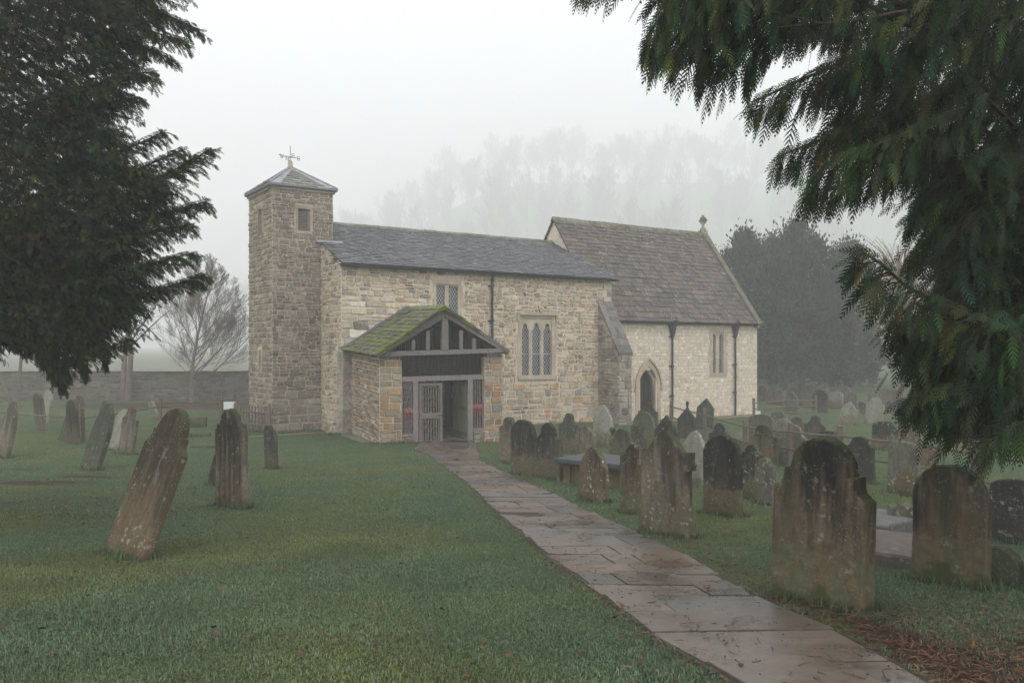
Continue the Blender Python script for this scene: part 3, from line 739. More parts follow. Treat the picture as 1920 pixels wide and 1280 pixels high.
for sg, base, up_ in ((1, Vector(CS.pt(0, CEZ, 0)), cup), (-1, Vector(CS.pt(0, CEZ, 0))+n3*CW, cdn)):
    nn = Vector((-n3.x*sg*(CRZ-CEZ), -n3.y*sg*(CRZ-CEZ), CW/2)).normalized(); v = up_.normalized(); t = -.3
    while t < csl+.02:
        w = r.uniform(.55, .8); a, b = t, min(t+w, csl+.05); k = r.uniform(.8, 1.1); c = (.15*k, .145*k, .11*k)
        pts = [base+v*x+e3*y+nn*z for z in (.0, .17) for x, y in ((a+.006, CL-.24), (b-.006, CL-.24), (b-.006, CL+.06), (a+.006, CL+.06))]
        mb.hexa(pts, c); t += w
    k_ = base-n3*sg*.0
    mb.hexa([k_+n3*sg*x+e3*y+Vector((0, 0, z)) for z in (-.28, .02) for x, y in ((.0, CL-.24), (-.34+(.14 if z < 0 else 0), CL-.24), (-.34+(.14 if z < 0 else 0), CL+.07), (.0, CL+.07))], (.38, .36, .31))
cp = C(mb.build('gable_coping', M['ridge']))
# wheel cross on the gable
mb = MB(); cb = Vector(CE.pt(CW/2, CRZ, -.09))
def cbx(u0, u1, z0, z1, t=.06, c=(.3, .29, .22)): mb.hexa([cb+n3*0+Vector((0, 0, 0))+X_*x+Y_*y+Vector((0, 0, z)) for z in (z0, z1) for x, y in ((u0, -t), (u1, -t), (u1, t), (u0, t))], c)
X_ = n3; Y_ = e3
cbx(-.16, .16, .05, .22, .16); cbx(-.1, .1, .22, .34, .1); cbx(-.035, .035, .34, .98); cbx(-.24, .24, .675, .745, .055)
for i in range(16):
    a, b = 2*math.pi*i/16, 2*math.pi*(i+1)/16
    mb.hexa([cb+X_*rr*math.sin(q)+Y_*y+Vector((0, 0, .71+rr*math.cos(q))) for y in (-.045, .045) for q, rr in ((a, .155), (b, .155), (b, .2), (a, .2))], (.3, .29, .22))
C(mb.build('gable_cross', M['ridge']))
C(gutter(CS, -.05, CL-.25, CEZ-.10, .28, None, .065))
for px in (1257.5, 1375.5): downpipe(CS, CS.U(px), -3.1, CS.uz(px, 622)[1], CEZ-.12, True)
C(window(CS, None, lan, lz0, lz1, lt+.04, lan[0][0]-.1, lan[1][1]+.1, rec=.13, kind='pointed', label='pair of narrow lancets in the chancel', sill=False, bars=(CS.uz(1347, 663)[1],), lstep=.09))
f = MB()                                       # priest's door
for w, d0_, d1_, k in ((.13, -.3, -.16, .95), (.12, -.2, .03, 1.05)):
    off = 0 if w == .13 else .0
a, b = dL
arch_band(f, CS, a, b, dsp, 'pointed', .10, -.30, -.12, (.92, .9, .88)); arch_band(f, CS, a-.10, b+.10, dsp, 'pointed', .15, -.3, .03, (1.05, 1.02, 1))
arch_band(f, CS, a-.26, b+.26, dsp, 'pointed', .06, -.05, .09, (1.0, .97, .93))
for s0, s1, d1_ in ((a-.10, a, -.12), (b, b+.10, -.12), (a-.27, a-.10, .03), (b+.10, b+.27, .03)): f.box((s0, -.3, -3.2), (s1, d1_, dsp), (1, .98, .96), CS)
for s0 in (a-.34, b+.24): f.box((s0, -.03, dsp-.12), (s0+.10, .095, dsp), (.95, .93, .9), CS)
df = C(f.build('door_arch', M['ashlar']))
f = MB(); n = 6
for i in range(n):
    x0, x1 = a+(b-a)*i/n, a+(b-a)*(i+1)/n; f.box((x0+.004, -.34, -3.2), (x1-.004, -.29+.006*(i % 2), dk_top), (1, 1, 1), CS)
for z in (-2.2, -1.15): f.box((a+.02, -.29, z), (b-.02, -.27, z+.05), (.5, .5, .5), CS)
C(f.build('chancel_door', M['darkoak']))

# ---- porch
PF = np.array([-3.86, 25.2]); PR = np.array([-.29, 26.2]); px_ = (PR-PF)/np.linalg.norm(PR-PF); PW = np.linalg.norm(PR-PF)
PB = A_+E_*.28; PE = A_+E_*5.35
PS = Fr(PF, px_); PZ = -.22
pw = Fr(PB, PF-PB, out=np.array([-(PB-PF)[1], (PB-PF)[0]])/np.linalg.norm(PB-PF)); LW = np.linalg.norm(PF-PB)
if pw.n[0] > 0: pw.n = -pw.n
pe = Fr(PR, PE-PR); LE = np.linalg.norm(PE-PR)
jl, jr = PS.U(753), PS.U(909)
mb = MB(); porch_top = lambda u: PZ
backing(mb, PS, 0, jl, ZB, porch_top, .45); backing(mb, PS, jr, PW, ZB, porch_top, .45)
mb2 = MB(); backing(mb2, Fr(pw.o, pw.d, pw.n), 0, LW-.0, ZB, lambda u: PZ+.1, .4); backing(mb2, pe, .45, LE, ZB, lambda u: PZ+.1, .4)
for f_ in mb2.f: mb.f.append(tuple(i+len(mb.v) for i in f_))
mb.v += mb2.v; mb.c += mb2.c
po = C(mb.build('porch_wall', M['mortar']))
st = MB()
masonry(st, PS, 0, jl, -3.05, PZ, porch_top, (.17, .26), (.3, .48), 'porch', r, rough=.012, pr=.035, split=.1, gap=.009, cut=.015)
masonry(st, PS, jr, PW, -3.05, PZ, porch_top, (.17, .26), (.3, .48), 'porch', r, rough=.012, pr=.035, split=.1, gap=.009, cut=.015)
masonry(st, pw, 0, LW-.02, -3.0, PZ+.08, lambda u: PZ+.08, (.09, .17), (.14, .42), 'porch', r, rough=.016, pr=.04, sag=lambda u: -.05*u, split=.3)
masonry(st, pe, 0, LE, -3.0, PZ+.08, lambda u: PZ+.08, (.1, .17), (.16, .42), 'porch', r, rough=.016, pr=.03, split=.3)
for a, b, zz_ in ((jl, PS.U(777), -2.2), (PS.U(889), jr, -2.1)):          # low sills under the side screens
    z1_ = PS.uz(760 if a < 1 else 900, 815 if a < 1 else 806)[1]
    backing(st, PS, a, b, -3.1, lambda u: z1_, .3, col=(.2, .17, .13)); masonry(st, PS, a, b, -3.05, z1_, lambda u: z1_, (.12, .2), (.15, .35), 'porch', r, pr=.03)
st.build('stonework', M['porch'], po)
# roof: apex line from the front gable to the nave wall
fa_ = P(834.5, 577, 25.25); bu, bz = S.uz(766, 579.5); ba_ = Vector(S.pt(bu, bz, 0))
fl_ = P(706, 669, 24.75); bl_ = Vector(S.pt(S.U(641.5), -.06, 0))
fr_ = P(953, 662, 26.15); br_ = Vector(S.pt(bu+(bu-S.U(641.5)), -.06, 0))
def quad_roof(name, a, b, c, d, rows, wid, cols, r, m, parent, th):
    """a,b eaves (front, back); c,d ridge (front, back): bilinear slope laid with slabs"""
    mb = MB(); n = (b-a).cross(c-a).normalized(); n = n if n.z > 0 else -n
    q = lambda s, t: (a*(1-s)+b*s)*(1-t)+(c*(1-s)+d*s)*t
    for i in range(rows):
        t0, t1 = i/rows, min(1, (i+1.15)/rows); L = (q(1, t0)-q(0, t0)).length; x = -r.uniform(0, wid[0])
        while x < L:
            w = r.uniform(*wid); s0, s1 = max(0, x/L), min(1, (x+w)/L); x += w
            if (s1-s0)*L < .04: continue
            k = r.uniform(.75, 1.25); cc = tuple(v*k for v in r.choice(cols)); g = .004/L; up = r.uniform(0, .012)
            ex = r.uniform(-.012, .03) if s0 == 0 else 0
            pts = []
            for e in (0, th*r.uniform(.8, 1.3)):
                pts += [q(s0+g-ex/L, t0+r.uniform(-.01, .01))+n*(.035+e+up), q(s1-g, t0)+n*(.035+e+up), q(s1-g, t1)+n*(.008+e+up), q(s0+g-ex/L, t1)+n*(.008+e+up)]
            mb.hexa(pts, cc)
    mb.hexa([a-n*.03, b-n*.03, d-n*.03, c-n*.03, a, b, d, c], (.05, .045, .04))
    return mb.build(name, m, parent)
pcol = [(.10, .093, .08)]*3+[(.07, .066, .06)]*2+[(.135, .125, .11)]
pr_ = C(quad_roof('porch_roof', fl_, bl_, fa_, ba_, 13, (.25, .5), pcol, r, M['porchslate'], None, .045))
quad_roof('east_slope', fr_, br_, fa_, ba_, 13, (.25, .5), pcol, r, M['porchslate'], pr_, .045)
mb = MB(); L = (ba_-fa_).length; x = 0
while x < L-.1:
    w = r.uniform(.35, .5); a, b = fa_.lerp(ba_, x/L), fa_.lerp(ba_, min(1, (x+w)/L)); z = Vector((0, 0, .09+r.uniform(0, .015)))
    sd_ = Vector((px_[0], px_[1], 0))
    for sg in (-1, 1):
        d = sd_*sg*.14+Vector((0, 0, -.11)); t = Vector((0, 0, -.04)); mb.hexa([a+z+t, b+z+t, b+z+d+t, a+z+d+t, a+z, b+z, b+z+d, a+z+d], (.2, .19, .15))
    x += w
mb.build('ridge_stones', M['porchslate'], pr_)
mb = MB(); n = (bl_-fl_).cross(fa_-fl_).normalized(); n = n if n.z > 0 else -n      # flashing along the nave wall
mb.hexa([bl_+n*.03, ba_+n*.03, ba_+n*.03-n3*.10, bl_+n*.03-n3*.10, bl_+n*.15, ba_+n*.15, ba_+n*.1-n3*.1, bl_+n*.1-n3*.1])
mb.build('lead_flashing', M['old_lead'], pr_)
# timber gable
GF = Fr(PF-np.array([px_[1], -px_[0]])*-.28, px_)
GF = Fr(PF+np.array([px_[1], -px_[0]])*.22, px_)
def gz(px, py): return GF.uz(px, py)
def beam(mb, fr, pts, d0, d1, c=None):
    c = c or (lambda k: (k, k, k))(r.uniform(.85, 1.15))
    q = [fr.uz(*p) for p in pts]
    mb.hexa([fr.pt(*p, d0) for p in q]+[fr.pt(*p, d1) for p in q], c)
mb = MB()
beam(mb, GF, [(713, 668.5), (949, 660.5), (936, 653), (728, 658.5)], -.16, 0)          # tie beam
pf = C(mb.build('porch_gable_frame', M['oak']))
mb = MB(); beam(mb, GF, [(712, 667.5), (729, 658.2), (835.5, 594), (834.5, 579)], -.155, .012); mb.build('principal_rafter', M['oak'], pf)
mb = MB(); beam(mb, GF, [(836, 579), (835.6, 594), (935, 653.5), (950, 660)], -.155, .012); mb.build('principal_rafter', M['oak'], pf)
mb = MB(); beam(mb, GF, [(827.5, 655.5), (841, 655), (840, 596), (829, 596)], -.15, .03); mb.build('king_post', M['oak'], pf)
for px, top in ((775.5, 637), (803, 620), (865.5, 620), (889.5, 635)):
    mb = MB(); beam(mb, GF, [(px-3.6, 655.6), (px+3.2, 655.4), (px+3.2, top), (px-3.6, top+ (1 if px < 830 else -1))], -.12, -.02); mb.build('gable_strut', M['oak'], pf)
mb = MB(); beam(mb, GF, [(706, 671), (707, 664), (836, 574), (836, 581)], .0, .035, (.75, .72, .7)); beam(mb, GF, [(836, 581), (836, 574), (955, 657), (954, 663)], .0, .035, (.75, .72, .7)); mb.build('barge_board', M['oak'], pf)
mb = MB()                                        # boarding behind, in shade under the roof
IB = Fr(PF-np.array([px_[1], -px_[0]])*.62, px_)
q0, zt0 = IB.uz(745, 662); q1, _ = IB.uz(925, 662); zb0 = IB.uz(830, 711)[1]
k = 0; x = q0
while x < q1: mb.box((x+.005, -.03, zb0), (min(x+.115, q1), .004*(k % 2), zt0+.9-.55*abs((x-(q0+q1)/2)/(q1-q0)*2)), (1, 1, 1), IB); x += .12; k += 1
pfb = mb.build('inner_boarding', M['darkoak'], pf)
# entrance screen
sc_ = MB(); L0 = -.14
def bx(mb, x0, x1, y0, y1, d0, d1, fr=PS, c=None):
    a, z0 = fr.uz(x0, y1); b, _ = fr.uz(x1, y1); z1 = fr.uz((x0+x1)/2, y0)[1]; z0 = fr.uz((x0+x1)/2, y1)[1]
    c = c or (lambda k: (k, k, k))(r.uniform(.85, 1.15)); mb.box((a, d0, z0), (b, d1, z1), c, fr)
beam(sc_, PS, [(753, 716), (914, 710.5), (914, 701.5), (753, 706.5)], -.2, -.06)
scr = C(sc_.build('entrance_screen', M['oak']))
for x0, x1, y1 in ((775, 785, 842), (878, 888, 835), (753, 757, 815), (905.5, 909, 804)):
    mb = MB(); y0 = 715 if x0 < 800 else 711
    bx(mb, x0, x1, y0, y1, -.18, -.05 if x1-x0 > 6 else -.1); mb.build('screen_post', M['oak'], scr)
mb = MB(); bx(mb, 751, 776, 813, 818.5, -.2, -.02); mb.build('screen_sill', M['oak'], scr)
mb = MB(); bx(mb, 888, 911, 802.5, 808, -.2, -.02); mb.build('screen_sill', M['oak'], scr)
for (x0, x1, y0, y1, n) in ((757.5, 775, 716, 813, 4), (888.5, 905, 712, 803, 3)):
    for i in range(n):
        mb = MB(); c = x0+(x1-x0)*(i+.75)/(n+.5); bx(mb, c-1.1, c+1.1, y0, y1, -.14, -.10, c=(.8, .8, .8)); mb.build('screen_bar', M['oak'], scr)
for x0, x1, y in ((758, 776, 769.5), (889, 905, 761.5)):
    mb = MB(); bx(mb, x0, x1, y-3.6, y+3.6, -.10, -.07, c=(1.1, 1.1, 1.1)); ra = mb.build('screen_rail', M['oak'], scr)
    mb = MB()
    for i in range(3):
        c = x0+(x1-x0)*(i+.35)/2.7; bx(mb, c-.8, c+.9, y-4.0, y+4.0, -.068, -.05, c=(1, 1, 1))
        pts = []; yy = y+3
        ln = (22, 9, 14)[i] if x0 < 800 else (9, 18, 15)[i]
        for s in range(5):
            u_, z_ = PS.uz(c+math.sin(s*1.9+i)*1.3, yy+ln*s/4); pts.append(Vector(PS.pt(u_, z_, -.045)))
        mb.tube(pts, .008, 5)
    mb.build('red_ribbon', M['red'], scr)
# gates
def gate(fr, X, Yt, Yb, parent, m, name, label=None):
    """slatted leaf given by pixel columns X=(x0,x1)"""
    x0, x1 = X; mb = MB()
    bx(mb, x0, x0+5, Yt, Yb, -.2, -.14, fr); bx(mb, x1-4.2, x1, Yt, Yb-1.5, -.2, -.14, fr)
    bx(mb, x0+5, x1-4.2, Yt, Yt+5, -.19, -.15, fr); bx(mb, x0+5, x1-4.2, Yb-8, Yb-1, -.19, -.14, fr)
    g = C(mb.build(name, m)); 
    if label: g['label'] = label
    mb = MB(); ym = Yt+(Yb-Yt)*.5-4; bx(mb, x0+1, x1-2, ym, ym+10.5, -.195, -.125, fr); mb.build('lock_rail', m, g)
    n = 7; 
    mb = MB()
    for i in range(n):
        c = x0+5+(x1-x0-9.2)*(i+.5)/n; bx(mb, c-1.15, c+1.15, Yt+5, Yb-8, -.18, -.155, fr, (.8, .8, .78))
    mb.build('slats', m, g)
    mb = MB(); bx(mb, x1-10, x1+1.5, ym+3, ym+5, -.125, -.105, fr, (1, 1, 1)); mb.build('latch', M['iron'], g)
    return g
gate(PS, (787.5, 831.5), 718, 839, None, M['oak'], 'gate_leaf')
# open green leaf, swung inwards from the right post
hp = PS.o+PS.d*PS.U(877)-PS.n*.2
od = np.array([-.52, 1.0]); od /= np.linalg.norm(od)
OG = Fr(hp, od, out=np.array([-od[1]*1.0, od[0]]))
mb = MB(); Lg = 1.0; zt_, zb_ = -.98, -2.74
n = 6
for i in range(n): mb.box((Lg*i/n+.003, -.03, zb_), (Lg*(i+1)/n-.003, .003*(i % 2), zt_), (1, 1, 1), OG)
og = C(mb.build('gate_leaf', M['greendoor'])); og['label'] = 'greenish gate leaf standing open inside the porch'
for z in (-2.6, -1.85, -1.1): mb = MB(); mb.box((.02, .004, z), (Lg-.02, .035, z+.12), (.6, .6, .6), OG); mb.build('ledge', M['greendoor'], og)
# inside of the porch: paved floor, inner masonry, bench, notices, ceiling boards
fl = MB(); pA = pw.pt(LW, 0, -.1); pB = PB; zf = -2.72
fl.poly([(PF[0]+.2, PF[1]-.02, zf), (PR[0]-.2, PR[1]-.02, zf), (PE[0]-.2, PE[1]+.3, zf), (PB[0]+.2, PB[1]+.3, zf)], (.17, .13, .11))
C(fl.build('porch_floor', M['path']))
ins = Fr(PE-pe.n*.42, PR-PE)
ins.n = -pe.n
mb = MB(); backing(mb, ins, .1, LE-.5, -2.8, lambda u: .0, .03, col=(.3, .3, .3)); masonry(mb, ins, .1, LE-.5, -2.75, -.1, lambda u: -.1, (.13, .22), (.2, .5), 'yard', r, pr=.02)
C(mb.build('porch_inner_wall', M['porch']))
ib = Fr(S.pt(0, 0, .03)[:2], E_)
a_, zt2 = ib.uz(845, 706); 
nbp = Fr(np.array(S.pt(0, 0, .09)[:2]), E_)
mb = MB(); bx(mb, 845, 872, 706, 762, -.02, .0, nbp, (.5, .5, .5)); nbb = C(mb.build('notice_board', M['darkoak']))
mb = MB(); bx(mb, 847, 851.5, 722, 746, .002, .008, nbp, (1, 1, 1)); mb.build('yellow_notice', M['yellow'], nbb)
mb = MB(); bx(mb, 853, 859, 716, 751, .002, .008, nbp, (1, 1, 1)); mb.build('blue_notice', M['blue'], nbb)
mb = MB(); wl_ = Fr(S.o, S.d)
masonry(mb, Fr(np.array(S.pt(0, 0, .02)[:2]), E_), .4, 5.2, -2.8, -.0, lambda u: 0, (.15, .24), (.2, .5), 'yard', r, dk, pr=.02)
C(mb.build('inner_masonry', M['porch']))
mb = MB(); mb.box((dk[0][0], -.6, -3), (dk[0][1], -.5, dk[0][3]), (1, 1, 1), S); C(mb.build('nave_door', M['darkoak']))
# stone gutter step beside the porch
mb = MB(); q = pw
mb.box((.1, .06, -3.1), (LW-.5, .42, -2.72), (.16, .17, .11), pw); mb.box((.3, .43, -3.1), (LW-.1, .66, -2.80), (.12, .13, .08), pw)
C(mb.build('plinth_kerb', M['porch']))
# corner buttress, west end of the nave
mb = MB(); cq = Fr(A_+E_*.0, E_)
z = -3.1; k = 0
while z < -.15:
    h = r.uniform(.3, .45); w = .02 if z > -2.5 else .08
    mb.box((-.02-w*.5, -.3, z+.006), (.27+w*.4, .2+w, min(z+h, 0)-.006), pal('but', r) if k % 3 else (.42, .40, .33), cq); z += h; k += 1
C(mb.build('corner_pier', M['buttress']))
# ---------------------------------------------------------------- turf, path
EL = [(775, 843), (800, 850), (868, 900), (925, 955), (985, 1005), (1052, 1062), (1125, 1112), (1225, 1190), (1320, 1248), (1400, 1296), (1500, 1370), (1700, 1520), (2050, 1800)]
ER = [(893, 836), (900, 862), (950, 887), (1010, 915), (1120, 965), (1200, 1003), (1300, 1050), (1420, 1122), (1530, 1168), (1640, 1222), (1760, 1290), (1950, 1400), (2350, 1650)]
wl = sorted([at(*p)[::-1] for p in EL]); wr = sorted([at(*p)[::-1] for p in ER])
XL = lambda Y: np.interp(Y, [p[0] for p in wl], [p[1] for p in wl])
XR = lambda Y: np.interp(Y, [p[0] for p in wr], [p[1] for p in wr])
YP0, YP1 = max(wl[0][0], wr[0][0], 2.6), 25.6
def smp(lo, hi, n0, g):
    a = [0.0]; s = n0
    while a[-1] < hi: a.append(a[-1]+s); s *= g
    return a
yy = [-v for v in smp(0, 30, .5, 1.2)][:0:-1]+[v for v in np.arange(0, 46, .4)]
s = .5; v = yy[-1]
while v < 980: s *= 1.05; v += s; yy.append(v)
xx = list(np.arange(0, 22, .4)); s = .5; v = xx[-1]
while v < 680: s *= 1.07; v += s; xx.append(v)
xx = [-v for v in xx[:0:-1]]+xx
XX, YY = np.meshgrid(xx, yy); ZZ = G(XX, YY)
nx, ny = len(xx), len(yy)
V = np.stack([XX, YY, ZZ], -1).reshape(-1, 3)
idx = np.arange(nx*ny).reshape(ny, nx)
a, b, c, d = idx[:-1, :-1].ravel(), idx[:-1, 1:].ravel(), idx[1:, 1:].ravel(), idx[1:, :-1].ravel()
T = np.concatenate([np.stack([a, b, c], 1), np.stack([a, c, d], 1)])
def bare(X, Y):
    """where dead leaves and needles lie instead of grass"""
    X, Y = np.asarray(X, float), np.asarray(Y, float)
    e = X-XR(np.clip(Y, YP0, YP1))
    k = np.clip(1-np.abs(e-.25)/.42, 0, 1)*np.clip((10.5-Y)/5, 0, 1)*(Y > 0)
    k = np.maximum(k, .70*np.exp(-((X-3.1)/1.5)**2-((Y-4.4)/1.6)**2)); k = np.maximum(k, .5*np.exp(-((X-2.4)/.9)**2-((Y-6.0)/.7)**2))
    for cx_, cy_, rx, ry, w in ((*at(60, 905), 1.4, .38, 1.0), (*at(160, 893), .9, .30, 1.05), (*at(30, 880), .9, .25, .9), (*at(250, 770), 4, .5, .3)):
        k = np.maximum(k, w*np.exp(-((X-cx_)/rx)**2-((Y-cy_)/ry)**2))
    k = np.maximum(k, 1.0*np.exp(-((X+14)/9)**2-((Y-41.8)/3.4)**2))
    k = np.maximum(k, np.clip(1-np.abs(X-XL(np.clip(Y, YP0, YP1))+.05)/.12, 0, 1)*.5*(Y > 3)*(Y < 22))
    return k
gq = Fr(A_, E_)
def gravel(X, Y):
    u = (X-A_[0])*E_[0]+(Y-A_[1])*E_[1]; v = (X-A_[0])*-N_[0]+(Y-A_[1])*-N_[1]
    k = (np.clip(1-np.abs(v-.0)/.9, 0, 1)*((u > 4.8) & (u < 21)))*1.0
    k = np.maximum(k, np.exp(-((X-.35)/.9)**2-((Y-26.0)/.9)**2))
    k = np.maximum(k, np.clip(1-np.abs((Y-28.3)-.66*(X+7))/.5, 0, 1)*((X > -8.5) & (X < -5.2))*.8)
    return k
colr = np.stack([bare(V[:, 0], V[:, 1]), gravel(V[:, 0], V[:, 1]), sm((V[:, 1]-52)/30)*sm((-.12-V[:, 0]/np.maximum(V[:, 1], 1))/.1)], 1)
ground = np_mesh('ground', V, T, M['turf'], colr); tag(ground, kind='structure')
ground.data.polygons.foreach_set('use_smooth', [True]*len(ground.data.polygons))
mb = MB(); rp = random.Random(5); y = YP0
while y < YP1:
    h = rp.uniform(.34, .72) if y > 6 else rp.uniform(.5, .85); y2 = min(y+h, YP1)
    x0, x1 = float(XL((y+y2)/2)), float(XR((y+y2)/2)); w = x1-x0
    n = 1 if w < .5 else rp.choice([1, 2, 2, 3]) if w < 1.4 else rp.choice([2, 2, 3])
    cuts = [0]+sorted(rp.uniform(.25, .75) if n == 2 else (i+rp.uniform(.75, 1.25))/n for i in range(n-1))+[1]
    sk = rp.uniform(-.03, .03)
    for c0, c1 in zip(cuts[:-1], cuts[1:]):
        g = .008; k = rp.uniform(.72, 1.22); q = rp.random()
        col = (.112*k, .086*k, .068*k) if q < .55 else (.09*k, .08*k, .071*k) if q < .8 else (.12*k, .086*k, .06*k)
        def pt(s, yv):
            a0, a1 = float(XL(yv)), float(XR(yv)); e = rp.uniform(-.03, .03) if s in (0, 1) else 0
            return a0+(a1-a0)*s+e
        pts = []; top = rp.uniform(.012, .022); tlt = rp.uniform(-.003, .003)
        cn = [(pt(c0, y)+g, y+g+sk*c0), (pt(c1, y)-g, y+g+sk*c1), (pt(c1, y2)-g, y2-g+sk*c1), (pt(c0, y2)+g, y2-g+sk*c0)]
        lo = [(a, b, float(G(a, b))-.03) for a, b in cn]; hi = [(a, b, float(G(a, b))+top+tlt*i) for i, (a, b) in enumerate(cn)]
        mb.hexa(lo+hi, col)
    # dirt in the joints
    y = y2
path = mb.build('path', M['path']); tag(path, kind='structure')
bv = path.modifiers.new('b', 'BEVEL'); bv.width = .008; bv.segments = 1
mb = MB(); ys = np.arange(YP0, YP1, .35)
for a, b in zip(ys[:-1], ys[1:]):
    q = [(float(XL(a))-.02, a), (float(XR(a))+.02, a), (float(XR(b))+.02, b), (float(XL(b))-.02, b)]
    mb.poly([(x, v, float(G(x, v))+.006) for x, v in q], (.035, .027, .018))
pj = mb.build('path_bedding', M['litter']); tag(pj, kind='structure')

# ---------------------------------------------------------------- grass
FREE = []                                # headstone feet etc.: filled in below
def church_mask(X, Y):
    u = (X-A_[0])*E_[0]+(Y-A_[1])*E_[1]; v = (X-A_[0])*N_[0]+(Y-A_[1])*N_[1]
    return ((u > -2.6) & (u < 21) & (v > 0) & (v < 9)) | ((X > PF[0]-.25) & (X < PR[0]+.1) & (Y > PF[1]+(X-PF[0])*.28) & (Y < 30))
def grass(n, y0, y1, p, hh, ww, name):
    t = nr.random(n); Y = (y0**p+(y1**p-y0**p)*t)**(1/p); X = (nr.random(n)*2-1)*(Y*.74+2.0)
    k = (X > XL(np.clip(Y, YP0, YP1))-.0) & (X < XR(np.clip(Y, YP0, YP1))+.0) & (Y < YP1)
    b_ = bare(X, Y); k |= (nr.random(n) < b_*1.25) | (nr.random(n) < gravel(X, Y)*1.6) | church_mask(X, Y)
    X, Y = X[~k], Y[~k]; n = len(X); Z = G(X, Y)
    cl = np.sin(X*3.1+np.sin(Y*2.2)*2)*np.sin(Y*2.7+np.sin(X*1.9)*2)
    h = hh*(.55+.9*nr.random(n)**1.5)*(1+.25*cl)*(1+.0*Y); w = ww*(.7+.6*nr.random(n))
    a = nr.random(n)*6.283; lean = (nr.random(n)**.6)*1.0
    dx, dy = np.cos(a), np.sin(a); fx, fy = -np.sin(a), np.cos(a)
    base = np.stack([X, Y, Z-.004], 1); side = np.stack([dx, dy, 0*a], 1)*w[:, None]
    mid = base+np.stack([fx*lean*h*.35, fy*lean*h*.35, h*.6], 1); tip = base+np.stack([fx*lean*h*1.15, fy*lean*h*1.15, h*(1.0-.35*lean)], 1)
    V = np.stack([base-side, base+side, mid-side*.7, mid+side*.7, tip], 1).reshape(-1, 3)
    T = (np.array([[0, 1, 3], [0, 3, 2], [2, 3, 4]])[None]+(np.arange(n)*5)[:, None, None]).reshape(-1, 3)
    big = .5+.5*np.sin(X*.55+1.3*np.sin(Y*.35))*np.sin(Y*.6+np.sin(X*.8)); big = sm((big-.45)*2.2)
    r1 = nr.random(n)
    c = np.stack([.080+.045*big, .132+.004*big, .062-.034*big], 1)*(.8+.38*r1)[:, None]
    dry = nr.random(n) < .05; c[dry] = np.array([.19, .17, .10])
    dew = nr.random(n) < .25; c[dew] = np.array([.135, .185, .125])*(.7+.5*nr.random(dew.sum()))[:, None]
    np_mesh(name, V, T, M['grassblade'], np.repeat(c, 5, 0)); tag(bpy.data.objects[name], 'short dewy churchyard grass' if name == 'grass' else 'short dewy churchyard grass farther off', 'grass', kind='stuff')
    return bpy.data.objects[name]
grass(640000, 3.2, 11, 1.15, .025, .0023, 'grass')
g2 = grass(380000, 11, 40, 1.0, .030, .0052, 'grass_far'); g2.name = 'grass'

